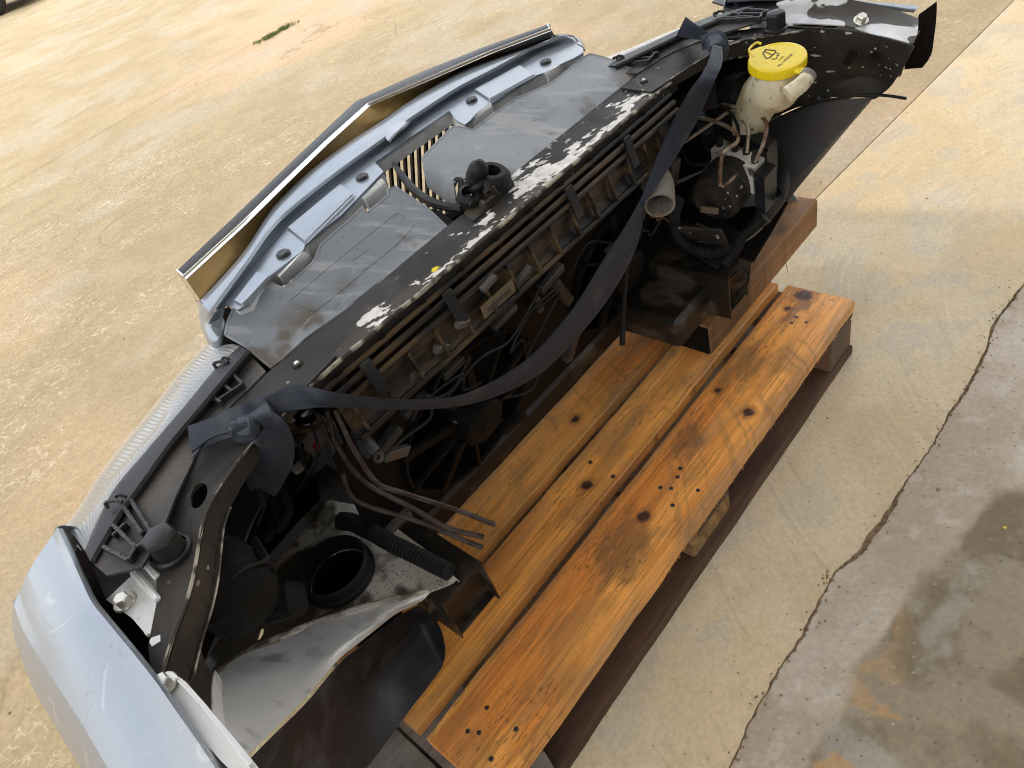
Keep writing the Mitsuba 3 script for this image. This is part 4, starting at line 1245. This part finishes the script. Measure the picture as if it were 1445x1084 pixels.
sm = trimesh.creation.extrude_polygon(shp, 0.004, engine="earcut")
SH = P_("fan_shroud", to_pack(sm), "mat_shroud", False, label="black fan shroud behind the radiator")
for i, (u, v, r) in enumerate(fans):
    c = np.array([u, v, 0])
    P_("fan_ring", to_pack(lathe([(r - .002, -.03), (r - .002, .012), (r + .004, .014), (r + .006, .002)], c, (0, 0, 1), 56)), "mat_shroud", 40, SH)
    for k in range(10):
        a = k / 10 * 2 * math.pi + .3 * i + .17
        P_("shroud_strut", to_pack(obox(c + [.05 * math.cos(a), .05 * math.sin(a), .016], c + [(r + .01) * math.cos(a + .12), (r + .01) * math.sin(a + .12), .010], 0.0075 if k % 2 else 0.016, 0.010, 0.001)), "mat_shroud", False, SH)
    for k in range(7):
        a0 = k / 7 * 2 * math.pi + .2
        g = []
        for rr in np.linspace(.045, r - .008, 6):
            t = (rr - .045) / (r - .05)
            a1, a2 = a0 + .25 * t, a0 + .25 * t + .62 - .12 * t
            g.append([c + [rr * math.cos(a1), rr * math.sin(a1), -.012], c + [rr * math.cos((a1 + a2) / 2), rr * math.sin((a1 + a2) / 2), -.024], c + [rr * math.cos(a2), rr * math.sin(a2), -.040]])
        P_("fan_blade", to_pack(loft(np.array(g), 6, 0.002, 2)), "mat_shroud", 50, SH)
    P_("fan_hub", to_pack(lathe([(0, -.004), (.040, -.006), (.046, -.012), (.046, -.045)], c, (0, 0, 1), 32)), "mat_shroud", 30, SH)
    P_("fan_motor", to_pack(lathe([(0, .052), (.012, .052), (.014, .047), (.038, .045), (.044, .040), (.046, .014), (.056, .012), (.056, .004)], c, (0, 0, 1), 36)), "mat_shroud", 30, SH)
    P_("motor_bolts", [to_pack(disc(c + [.05 * math.cos(a), .05 * math.sin(a), .012], .005, .006)) for a in (0.5, 2.6, 4.7)], "mat_zinc", 30, SH, kind="stuff")
for u, v, w, h, a in ((-.36, .10, .05, .018, .3), (-.30, .118, .05, .014, -.1), (-.22, .125, .045, .016, 0), (-.10, .13, .055, .012, .1), (.02, .118, .06, .016, .2), (.05, .06, .02, .09, .5), (.09, -.10, .02, .10, -.4), (.40, .09, .03, .06, 0), (-.39, -.13, .05, .06, 0)):
    m = box([-w / 2, -h / 2, 0.004], [w / 2, h / 2, 0.020], 0.002)
    ca, sa = math.cos(a), math.sin(a)
    m.vertices = np.c_[m.vertices[:, 0] * ca - m.vertices[:, 1] * sa + u, m.vertices[:, 0] * sa + m.vertices[:, 1] * ca + v, m.vertices[:, 2]]
    P_("shroud_clip", to_pack(m), "mat_housing", 30, SH)
for q, w, h_, a in (("623,492", .026, .013, -.55), ("653,457", .026, .012, -.5), ("706,424", .020, .010, -.3), ("589,533", .024, .016, -.5), ("735,395", .05, .014, .3), ("690,400", .03, .009, .2), ("760,430", .012, .04, .3), ("560,640", .018, .05, .9)):
    x, y = map(float, q.split(","))
    o = PL(x, y, SC + sh_n * .018, sh_n)
    m = box([-w / 2, -h_ / 2, -.006], [w / 2, h_ / 2, .004], 0.0015)
    ca, sa = math.cos(a), math.sin(a)
    m.vertices = o + (m.vertices[:, :1] * ca - m.vertices[:, 1:2] * sa) * np.array([1., 0, 0]) + (m.vertices[:, :1] * sa + m.vertices[:, 1:2] * ca) * sh_u + m.vertices[:, 2:] * sh_n
    P_("shroud_tab", m, "mat_tab", 30, SH)
rs = np.random.default_rng(12)
for k in range(11):
    p = [np.array([rs.uniform(-.38, .38), rs.uniform(-.1, .14), .022])]
    for _ in range(4):
        p.append(p[-1] + [rs.uniform(-.07, .07), rs.uniform(-.05, .05), rs.uniform(-.006, .012)])
    P_("fan_wire", to_pack(tube(p, 0.0024, 6, 6)), "mat_rubber", 30, SH)
P_("wire_plug", to_pack(obox([-.15, -.115, .03], [-.11, -.085, .05], .022, .018, .003)), "mat_shroud", 30, SH)
P_("wire_plug", to_pack(obox([.18, .05, .02], [.23, .075, .04], .026, .022, .003)), "mat_housing", 30, SH)
P_("floor_crossmember", obox((-1.03, .385, .235), (-0.19, .385, .235), 0.06, 0.05, 0.008), "mat_oily_metal", 30)

# --- bonnet latch
la = P_("bonnet_latch", [box([-.632, .318, .668], [-.560, .345, .712], .004), obox(A(672, 296, .69), A(690, 250, .72), 0.012, 0.034, .003, up=(0, -1, 0))], "mat_oily_metal", 30, label="rusty bonnet latch with black rubber caps")
P_("release_lever", [tube(px("556,231,.735 566,246,.727 584,268,.716 606,284,.708 632,292,.705 652,293,.705"), [.0035, .006, .0075, .0075, .007, .006], 8)], "mat_black_plastic", 40, la)
P_("rubber_cap", tube(px("667,268,.712 672,250,.732 676,236,.752 678,226,.762"), [.013, .017, .015, .005], 12), "mat_rubber", 40, la)
P_("rubber_boot", lathe([(.030, 0), (.033, .01), (.030, .028), (.022, .036), (.014, .036), (.012, .02)], A(693, 268, .70), (.1, -.35, 1), 24), "mat_rubber", 40, la)
P_("rubber_boot", lathe([(.018, 0), (.021, .008), (.019, .024), (.012, .028), (.010, .012)], A(664, 287, .70), (-.2, -.5, 1), 20), "mat_rubber", 40, la)
P_("latch_hook", [tube(px("640,262,.715 644,254,.722 652,256,.722 653,272,.712 645,284,.705"), .0042, 8), tube(px("662,270,.715 674,264,.728 684,258,.73 690,272,.72"), .005, 8), tube(px("648,298,.70 652,284,.712 660,280,.716 668,290,.71"), .006, 8)], "mat_rubber", 40, la, kind="stuff")
P_("latch_plate", plate(px("655,300 690,262 716,246 724,262 700,285 668,312", .703), .003), "mat_oily_metal", False, la)
P_("latch_tongue", obox(A(684, 275, .712), A(700, 266, .716), .012, .016, .002), "mat_tank", 30, la)
# --- pipes, hoses and wiring of the near side
for q in ("447,583,.64 458,606,.61 476,645,.57 494,698,.50 521,715,.475 592,737,.44 681,773,.405", "461,579,.645 468,602,.62 476,629,.595 513,679,.53 582,717,.48 632,745,.445 683,758,.42", "473,579,.65 484,604,.63 501,638,.60 532,681,.55 567,695,.525 640,718,.47 699,741,.43"):
    P_("metal_pipe", pipe(px(q), 0.0037, 0.001, 10), "mat_rusty_pipe", 40)
P_("corrugated_hose", tube(px("486,737,.370 500,738,.372 520,748,.368 545,763,.362 590,785,.355 634,807,.352"), 0.0122, 14, 8, rib=0.0068), "mat_rubber", 30, label="black corrugated hose lying on the inner wing")
P_("hose_sleeve", tube(px("480,735,.371 496,737,.372 515,746,.369 528,752,.367"), 0.0145, 12), "mat_rubber", 40)
sw = P_("pressure_switch", tube(px("501,606,.60 509,616,.59"), .010, 6), "mat_tank", 30)
P_("plug_body", tube(px("509,616,.59 518,630,.575 528,640,.565"), [.011, .013, .012], 10), "mat_black_plastic", 30, sw)
P_("plug_ring", tube(px("530,640,.565 538,640,.563 537,650,.56 530,650,.56 530,640,.565"), .003, 6), "mat_housing", 30, sw)
for q, r in (("420,615,.62 428,650,.56 440,670,.54 450,640,.58", .003), ("440,600,.63 448,630,.60 440,660,.56 420,690,.50 405,700,.47", .0022), ("352,660,.62 365,690,.56 372,712,.53 362,740,.50", .004), ("395,620,.63 400,640,.60 385,660,.58", .0035)):
    P_("wiring_loop", tube(px(q), r, 8), "mat_rubber", 40)
for q in ("390,685,.52 402,705,.50 405,722,.48 392,745,.45", "378,690,.52 390,715,.49 388,735,.46 376,760,.43"):
    P_("ribbed_conduit", tube(px(q), 0.0085, 10, 8, rib=0.005), "mat_rubber", 30)
P_("lamp_plug", obox(A(380, 652, .56), A(390, 668, .55), .024, .018, .003), "mat_tank", 30)
P_("lamp_plug", lathe([(0, .012), (.010, .012), (.013, .008), (.016, 0)], A(388, 662, .56), (.2, -.6, 1), 20), "mat_tank", 30)
P_("white_plug", obox(A(417, 654, .55), A(425, 666, .54), .018, .014, .003), "mat_hose", 30)
P_("red_plug", obox(A(444, 634, .56), A(449, 626, .565), .010, .008, .002), "mat_red", 30)
for q in ("345,660,.66 380,640,.62 430,612,.60", "350,645,.66 365,650,.60", "400,600,.66 430,606,.62 460,600,.62"):
    P_("lamp_stay", tube(px(q), .005, 6, 4), "mat_tank", 30)
P_("stay_plate", patch(px("375,640,.62 415,606,.61 432,608,.60 420,625,.58 385,655,.57"), .003), "mat_oily_metal", False)
P_("bracket_block", obox(A(455, 727, .36), A(468, 733, .36), .022, .02, .003), "mat_hose", 30)
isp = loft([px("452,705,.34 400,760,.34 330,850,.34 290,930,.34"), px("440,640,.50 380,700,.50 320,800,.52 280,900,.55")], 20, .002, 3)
P_("dark_inner_side_panel", isp, "mat_dark_inside", 40)
P_("dark_inner_side_panel", flip(isp), "mat_dark_inside", 40)  # far copy added as a dark fill for the shaded gap
P_("corner_gap_shade_fill", flip(loft([px("452,705,.34 400,760,.34"), px("440,560,.66 372,600,.66")], 8, .002, 3)), "mat_dark_inside", 40)  # dark sheet added to close the far corner as if in shade

# --- brake unit on the far rail
u0 = A(1041, 217, .50)
ax = np.array([0.93, 0.30, 0.06]); ax /= np.linalg.norm(ax)
ay = np.cross([0, 0, 1], ax); ay /= np.linalg.norm(ay)
az = np.cross(ax, ay)


def U(a, b, c):
    return u0 + ax * a + ay * b + az * c


def ubox(lo, hi, b=.002):
    m = box(lo, hi, b)
    m.vertices = u0 + m.vertices @ np.array([ax, ay, az])
    return m


cn = px("1003,211 1019,195 1079,223 1062,241", .50)
zt = cn + [0, 0, 0]
bm = plate(cn, 0.050)
ab = P_("brake_unit", bm, "mat_dirty_metal", False, label="aluminium brake valve block with pipes, motor and control box")
cdir = (cn[1] - cn[0]) / np.linalg.norm(cn[1] - cn[0])          # away from the camera
ldir = (cn[3] - cn[0]) / np.linalg.norm(cn[3] - cn[0])          # along the block
P_("control_box", plate(np.array([cn[1] + cdir * .002, cn[2] + cdir * .002, cn[2] + cdir * .045, cn[1] + cdir * .045]) + ldir * .006 + [0, 0, 0.012], 0.085), "mat_black_plastic", False, ab)
P_("box_lid", plate(np.array([cn[1] + cdir * .006, cn[2] + cdir * .006, cn[2] + cdir * .041, cn[1] + cdir * .041]) + ldir * .006 + [0, 0, 0.020], 0.0075), "mat_black_plastic", False, ab)
P_("box_side", plate(np.array([cn[2] + ldir * .004, cn[3] + ldir * .004, cn[3] + ldir * .034, cn[2] + ldir * .034]) + [0, 0, -.004], 0.075), "mat_black_plastic", False, ab)
mc = (cn[0] + cn[3]) / 2 - cdir * .002 + [0, 0, -.038]
mdir = -cdir + np.array([0, 0, -.10])
mdir /= np.linalg.norm(mdir)
P_("pump_motor", lathe([(.051, 0), (.051, .030), (.053, .031), (.053, .035), (.051, .036), (.051, .066), (.048, .073), (.040, .076), (.038, .073), (.016, .074), (.014, .081), (.008, .082), (0, .082)], mc, mdir, 40), "mat_black_steel", 35, ab)
ml = px("990,291,.462 1014,294,.462 1013,303,.45 988,300,.45")
P_("motor_plate", patch(ml, .001), "mat_label", False, ab)
P_("mount_bracket", [plate(px("958,345 1000,300 1050,330 1012,378", .352), .004), obox(A(985, 322, .44), A(1000, 350, .365), .09, .006, .001)], "mat_black_steel", False, ab)
P_("bracket_edge", tube(px("984,316,.43 1008,328,.425 1014,336,.42"), .003, 6), "mat_worn_edge", 30, ab)
for q in ("1016,262,.512 1017,232,.53 1022,214,.555 1039,202,.56 1041,192,.565 1030,181,.57 1008,171,.572 986,166,.57",
          "1054,216,.505 1056,182,.545 1047,168,.56 1033,156,.57 1009,171,.56 965,201,.535",
          "1065,229,.505 1077,203,.535 1082,177,.56 1073,164,.57 1046,153,.58 1019,148,.58 990,151,.58 958,146,.585 935,140,.60"):
    P_("brake_pipe", tube(px(q), 0.0036, 8), "mat_tan_pipe", 40, ab)
P_("brake_pipe", tube(px("1018,264,.49 1030,256,.495 1041,244,.495"), .0034, 8), "mat_tan_pipe", 40, ab)
P_("brake_hose", tube(px("1012,231,.52 974,232,.50 963,216,.50 960,205,.51"), .0034, 8), "mat_rubber", 40, ab)
P_("brake_hose", tube(px("995,150,.58 1010,146,.585 1030,158,.575 1041,178,.56 1042,190,.55"), .003, 8), "mat_rubber", 40, ab)
for q in ("1016,206,.50", "1037,213,.50", "1053,217,.50", "1065,229,.50"):
    c = px(q)[0]
    P_("pipe_nut", [lathe([(.0075, 0), (.0075, .012), (.005, .016), (.004, .024), (.0, .024)], c - [0, 0, .001], (0, 0, 1), 6)], "mat_black_steel", 20, ab)
P_("pipe_nut", lathe([(.007, 0), (.007, .016), (0, .018)], A(1041, 240, .485), -cdir, 6), "mat_black_steel", 20, ab)
P_("valve_cap", lathe([(.020, 0), (.020, .02), (.012, .024), (0, .024)], A(990, 180, .54), (0.2, -.6, .6), 24), "mat_black_plastic", 30, ab)
P_("reservoir_box", obox(A(985, 195, .50), A(1020, 175, .51), .05, .06, .006), "mat_black_plastic", 30, ab)

P_("bay_gap_shade_fill", patch(pxY("1004,90 1060,62 1112,47 1116,100 1050,140 1012,135", .305), .003), "mat_dark_inside", False)  # added upright dark sheet, painted shade behind the bottle
P_("bay_gap_shade_fill", plate(px("938,128 1008,78 1012,150 950,165", .652), .003), "mat_dark_inside", False)  # added dark sheet, painted shade below the far crossmember end
# --- washer bottle with its yellow cap
cc = A(1097, 84, .684)
cax = np.array([-.10, -.10, 1.0]); cax /= np.linalg.norm(cax)
nb = A(1052, 188, .50)
bt = P_("washer_bottle", tube(np.array([cc - cax * .006, cc - cax * .05, cc * .55 + nb * .45, nb, nb + [0.01, .01, -.09]]), [.043, .043, .039, .033, .034], 36, 10), "mat_bottle", 50, label="yellowed washer bottle neck with a yellow cap")
s_, u_, d_ = frame(cax, up=(0, 1, 0))
cp = P_("cap", [lathe([(.047, -.012), (.0485, -.010), (.0485, .002), (.047, .005), (.041, .006), (.040, .0052), (0, .0056)], cc, cax, 56)], "mat_yellow", 30, bt)


def on_cap(x, y, h=.0):
    v = ray(x, y)
    q = CAM + v * (((cc + cax * (.0056 + h) - CAM) @ cax) / (v @ cax))
    return q


tb = np.array([on_cap(*p) for p in ((1072, 66), (1060, 71), (1056.5, 74), (1060, 82), (1064, 88), (1085, 88), (1085, 66))])
P_("cap_tab", patch(tb, .006), "mat_yellow", False, bt)
P_("tab_rim", tube(np.array([on_cap(*p) for p in ((1074, 61.5), (1067, 60.5), (1057, 70), (1063, 80))]) - cax * .0005, .0022, 6, 3), "mat_yellow", 40, bt)
P_("cap_hinge", [tube(np.array([on_cap(*p) for p in ((1122, 98), (1130, 95), (1136, 97), (1137, 104))]) - cax * .004, .0035, 8, 4), tube(np.array([on_cap(*p) for p in ((1122, 98), (1129, 99), (1133, 104), (1134, 110))]) - cax * .004, .0030, 8, 4)], "mat_yellow", 40, bt)
P_("spout", tube(np.array([cc + s_ * 0 + (on_cap(1112, 118) - cc) - cax * .02, on_cap(1130, 111) - cax * .012, on_cap(1141, 101) - cax * .008]), [.014, .0135, .012], 16), "mat_bottle", 40, bt)
P_("spout_rim", tube(np.array([on_cap(1138, 103) - cax * .009, on_cap(1143, 99) - cax * .006]), [.0135, .013], 16), "mat_hose", 40, bt)
ic = "1080.5,70 1083,70.5 1094,71.5 1095,73.5 1090,78 1085,82 1082,83 1079,79.5 1076.5,75.5 1080.5,70"
P_("print_mark", [tube(np.array([on_cap(*map(float, t.split(",")), .0002) for t in ic.split()]), .0011, 5, 1), tube(np.array([on_cap(1078, 72.5, .0002), on_cap(1085, 75.5, .0002), on_cap(1091, 78, .0002)]), .0008, 5, 1),
                  tube(np.array([on_cap(*p, .0002) for p in ((1096, 75), (1099, 76), (1099, 78), (1096, 79), (1097, 81.5), (1093, 83.5), (1089, 83))]), .0008, 5, 3)], "mat_print", 30, bt)


def cap_text(t, a, b):
    m = meshkit.text_mesh(t, 1.0, 0.02, bold=True)
    v = m.vertices
    w, h = v[:, 0].max(), 1.0
    A0, B0 = on_cap(*a, .0001), on_cap(*b, .0001)
    ex = B0 - A0
    L = np.linalg.norm(ex)
    ex /= L
    ey = np.cross(cax, ex)
    k = L / w
    m.vertices = A0 + v[:, :1] * k * ex + v[:, 1:2] * k * ey + v[:, 2:] * .03 * cax * .02
    return m


P_("print_lettering", [cap_text("FLUID", (1100.5, 86), (1107, 79.5)), cap_text("WASHER", (1107.5, 87), (1119.5, 76.5)), cap_text("ONLY", (1098, 94.5), (1107, 88.5))], "mat_print", False, bt)

# --- hoses and wiring of the far side
P_("coolant_hose", pipe(px("890,268,.55 898,250,.560 915,244,.566 929,260,.565 931,290,.555"), .0265, .004, 28), "mat_hose", 40, label="cut grey coolant hose end")
rs = np.random.default_rng(3)
fr_ = []
for k in range(8):
    a = A(908 + rs.uniform(-3, 34), 298 + rs.uniform(-2, 8), .545)
    fr_.append(tube([a, a + rs.uniform(-.008, .008, 3), a + rs.uniform(-.012, .012, 3) + [0, 0, -.008]], .0005, 4, 3))
P_("frayed_threads", fr_, "mat_copper", 30, kind="stuff")
for q, r in (("955,283,.50 950,310,.45 958,335,.41 975,350,.385 1000,357,.375 1025,352,.37 1036,348,.368", .0115), ("1080,306,.42 1062,322,.40 1046,336,.385 1038,352,.37 1022,374,.352", .0105)):
    P_("ribbed_conduit", tube(px(q), r, 12, 8, rib=0.0055), "mat_rubber", 30)
P_("wiring_bundle", tube(px("1095,214,.46 1100,236,.44 1101,258,.425 1092,282,.41 1078,304,.405 1070,316,.40"), [.012, .014, .018, .021, .017, .013], 14), "mat_rubber", 50)
P_("bundle_end", [tube([A(1095 + 5 * math.cos(a), 275 + 7 * math.sin(a), .425), A(1097 + 8 * math.cos(a + .8), 272 + 9 * math.sin(a + .8), .437 + .004 * math.sin(3 * a))], .0035, 6, 2) for a in np.linspace(0, 6, 12)], "mat_rubber", 30, kind="stuff")
P_("thin_cable", tube(px("1088,310,.40 1060,335,.38 1030,352,.37"), .0016, 6), "mat_hose", 30)
P_("hanging_cable", tube(px("885,330,.55 884,380,.46 880,440,.36 878,486,.29"), [.004, .004, .0045, .006], 8), "mat_rubber", 30)
for q, r in (("955,146,.60 930,150,.61 915,170,.60 918,200,.57", .004), ("905,150,.64 880,180,.62 868,230,.56", .003), ("880,232,.60 900,226,.57 900,250,.55", .012)):
    P_("hose_run", tube(px(q), r, 10), "mat_rubber", 40)

# greasy odds and ends packed in both corners of the bay
rc = np.random.default_rng(31)
for k in range(22):
    side_ = k % 2
    o = np.array([rc.uniform(-1.13, -1.0), rc.uniform(.42, .48), rc.uniform(.50, .62)])
    if side_:
        o = mir(o)
    pth = [o]
    for _ in range(4):
        q = pth[-1] + rc.normal(0, .026, 3) * [1, .4, 1] + [0, 0, -.008]
        q[1:] = np.clip(q[1:], [.36, .40], [.47, .60])
        pth.append(q)
    if k % 3 == 0:
        P_("corner_plug", obox(o, o + rc.normal(0, .022, 3), rc.uniform(.014, .03), rc.uniform(.010, .022), .003), ("mat_oily_metal", "mat_dull_black")[k % 2], 30)
    else:
        P_("corner_cable", tube(pth, rc.uniform(.002, .0055), 7, 6), ("mat_rubber", "mat_oily_metal")[k % 2], 40)

# ---------------------------------------------------------------- webbing strap tied across
up = np.vstack([px("352,574,.722 385,556,.724 420,543,.718"), pxY("470,553 540,562 600,563 650,557 700,535 745,505 780,470 815,425 850,368", .215), pxY("880,322 897,293", .217), pxY("908,272 925,226 950,170", .225), pxY("972,130", .205), px("991,104,.728 1000,86,.738 1006,64,.742")])
lo = np.vstack([px("366,597,.710 396,583,.712 430,578,.706"), pxY("470,574 540,577 600,577 660,570 718,551 768,522 808,482 850,432 885,376", .223), pxY("903,330 908,297", .225), pxY("913,282 944,236 979,178", .213), pxY("997,140", .190), px("1011,110,.722 1019,90,.732 1019,68,.738")])
sm_ = strap_mesh(up, lo, 0.0016)
nk = len(sm_.vertices) // 2
su = np.c_[np.tile(np.linspace(0, 1, 7), nk // 7), np.repeat(np.linspace(0, 1, nk // 7), 7)]
ST = key_for("webbing_strap")
scene[ST] = mikit.ply(sm_, "mat_webbing", True, uv=np.vstack([su, su]))
labels[ST] = dict(label="black seat belt webbing knotted to both side arms and sagging across the engine bay", category="strap")
# near knot: folded tail, wraps, hanging loop
tu = px("266,603,.722 298,592,.722 335,582,.724 372,572,.728")
tl = px("271,640,.716 300,619,.716 338,607,.716 372,598,.718")
obj("tail", [strap_mesh(tu, tl, 0.0022), strap_mesh(tl + [0, 0, -.003], px("269,647,.711 300,628,.711 340,614,.711 374,604,.712"), .0022)], "mat_webbing", ST, 40)


def wrap(cs, w, t=0.002):
    """A band that follows the points cs, w wide along the local side direction."""
    c = smooth_path(cs, 8)
    d = np.gradient(c, axis=0)
    d /= np.linalg.norm(d, axis=1, keepdims=True)
    view = c - CAM
    s = np.cross(d, view)
    s /= np.linalg.norm(s, axis=1, keepdims=True)
    vn = view / np.linalg.norm(view, axis=1, keepdims=True)
    k = np.linspace(-1, 1, 9)
    g = c[:, None] + s[:, None] * (k[None, :, None] * w / 2) + vn[:, None] * (0.22 * w * (k**2))[None, :, None]
    return solid_grid(g, t)


obj("knot", [wrap(px("318,604,.724 332,596,.731 348,590,.734 366,582,.731 380,572,.725"), 0.034), wrap(px("344,574,.724 349,586,.738 351,600,.738 348,614,.722 346,626,.704"), 0.024), wrap(px("334,582,.726 338,594,.736 340,606,.730 341,616,.716"), 0.020),
              wrap(px("360,566,.724 366,580,.738 370,594,.734 366,608,.716"), 0.022), wrap(px("322,588,.726 338,600,.732 352,602,.738 364,598,.732"), 0.020)], "mat_webbing", ST, 50)
obj("hanging_loop", [wrap(px("352,607,.716 372,603,.722 388,622,.700 390,645,.670 380,670,.640 368,690,.615"), 0.040), wrap(px("346,612,.712 350,640,.680 360,668,.645 368,688,.618"), 0.026), wrap(px("364,600,.724 376,612,.712 380,640,.682 372,672,.642"), 0.034)], "mat_webbing", ST, 50)
# far knot and its stiff free end
kc = A(1010, 64, .722)
obj("knot", [wrap(px("998,66,.716 1000,56,.732 1010,51,.742 1018,58,.738 1020,72,.724 1016,84,.708"), 0.020), wrap(px("990,60,.722 1002,58,.734 1013,64,.738 1020,76,.724"), 0.026), wrap(px("1001,74,.726 1008,68,.738 1017,66,.734"), .014)], "mat_webbing", ST, 50)
obj("tail", [strap_mesh(px("968,24,.762 986,37,.752 1006,50,.738"), px("955,50,.716 980,54,.718 1006,58,.728"), .002)], "mat_webbing", ST, 40)

# ---------------------------------------------------------------- small things on the yard
rg_ = np.random.default_rng(21)


def blades(c, n, ln, wd, spread, lean=0.5):
    v, f = [], []
    for _ in range(n):
        b = c + np.r_[rg_.uniform(-1, 1, 2) * spread, 0]
        a = rg_.uniform(0, 6.28)
        d = np.array([math.cos(a) * lean * rg_.uniform(.2, 1), math.sin(a) * lean * rg_.uniform(.2, 1), 1.0])
        L = ln * rg_.uniform(.5, 1.1)
        s = np.array([-math.sin(a), math.cos(a), 0]) * wd / 2
        k = len(v)
        v += [b - s * .5, b + s * .5, b + d * L * .5 + s, b + d * L * .5 - s, b + d * L + [0, 0, -.2 * L]]
        f += [[k, k + 1, k + 2], [k, k + 2, k + 3], [k + 3, k + 2, k + 4]]
    return trimesh.Trimesh(np.array(v), np.array(f), process=False)


wm = []
for t in np.linspace(0, 1, 26):
    c = A(368 + 44 * t, 60 - 25 * t, 0)
    wm.append(blades(c, int(rg_.integers(1, 14)), .028, .010, .05, 1.3))
obj("weeds", wm, "mat_leaf", smooth=False)
labels["weeds"] = dict(kind="stuff", label="low green weeds growing along the far slab joint", category="weeds")
gb = []
for a, b in (((1099, 336), (1112, 386)), ((1098, 340), (1108, 364)), ((1101, 342), (1105, 356)), ((1097, 334), (1094, 344))):
    p, q = A(*a, .155), A(*b, .06)
    gb.append(tube([p, (p + q) / 2 + [.003, 0, .004], q], [.0012, .0018, .0003], 5, 5))
obj("dry_sprig", gb, "mat_dry_leaf", smooth=40)
labels["dry_sprig"] = dict(label="thin dry grass sprig hanging from the underside of the far timber end", category="grass sprig")
pk = trimesh.creation.icosphere(subdivisions=2, radius=.0024)
pk.vertices = pk.vertices * [1, 1.2, .6] + A(1418, 744, 0) + [0, 0, -.001]
obj("yellow_chip", pk, "mat_yellow")
labels["yellow_chip"] = dict(label="tiny yellow paint chip on the damp grey slab", category="paint chip")
pk = trimesh.creation.icosphere(subdivisions=1, radius=.0035)
pk.vertices = pk.vertices * [1.4, 1, .4] + A(1324, 690, 0) + [0, 0, -.001]
obj("white_chip", pk, "mat_hose")
labels["white_chip"] = dict(label="small pale stone chip on the grey slab near the crack", category="stone chip")

# parked car far behind, of which one tyre reaches into the picture
PC = thing("parked_car", "grey parked car far behind at the top left corner, one dusty tyre showing", "car")
w0 = A(2, 22, 0)
wax = np.array([-0.80, -0.60, 0.0])
wc = w0 + [-.05, .1, .31]
fw = np.array([-wax[1], wax[0], 0]) * -1.0


def wheel(c):
    t = [(.19, -.10), (.27, -.105), (.30, -.09), (.312, -.07)]
    for k in range(4):
        b = -.06 + k * .032
        t += [(.312, b), (.312, b + .022), (.304, b + .024), (.304, b + .030)]
    t += [(.312, .068), (.300, .092), (.27, .105), (.19, .10)]
    w = obj("wheel", lathe(t, c, wax, 48), "mat_tyre", PC, 30)
    obj("rim", [lathe([(.19, .10), (.185, .06), (.06, .07), (.05, .08), (0, .08)], c, wax, 32)], "mat_alu", w, 30)


wheel(wc)
side = lambda a, h, o=0.0: wc + fw * a + np.array([0, 0, h]) - wax * o
wheel(wc + fw * 2.5)
wheel(wc - wax * -1.45 * -1)
prof = [(-.75, .0), (-.82, .35), (-.70, .62), (.2, .70), (.55, 1.12), (2.1, 1.15), (2.75, .72), (3.3, .66), (3.38, .30), (3.3, .0)]
obj("body", loft([[side(a, h - .10, o) for a, h in prof] for o in (-.08, -.10, 0.3, 1.2, 1.56, 1.55)], 60, .01, 2), "mat_car_paint", PC, 40)
obj("underside", plate(np.array([side(-.72, -.08, 0.02), side(3.25, -.08, 0.02), side(3.25, -.08, 1.5), side(-.72, -.08, 1.5)]), .03), "mat_dark_inside", PC, False)

# unseen building added behind the photographer: its wall and high eave keep the sun off the pallet and the light out of the engine bay
HR = 4.4
off = SUN[:2] / SUN[2] * HR
rp = np.array([(x + off[0], y + off[1], HR) for x, y in [(.66, -.30), (.415, .68), (-3.8, .72), (-3.8, -6.6), (1.6, -6.6)]])
WS = obj("added_building", box([-8, -5.4, -.02], [6, -5.1, HR - .3], .01), "mat_wall", smooth=False)
labels[WS] = dict(label="unseen dark wall and high eave added behind the photographer to block light", category="building")
obj("eave", plate(rp, 0.05), "mat_roof", WS, False)
for x in (-.5, 2.0):
    obj("eave_beam", box([x - .06, -5.1, HR - .20], [x + .06, off[1] - .3, HR - .052], .005), "mat_roof", WS, False)
    obj("eave_post", box([x - .08, -5.09, -.02], [x + .08, -4.93, HR - .203], .005), "mat_roof", WS, False)
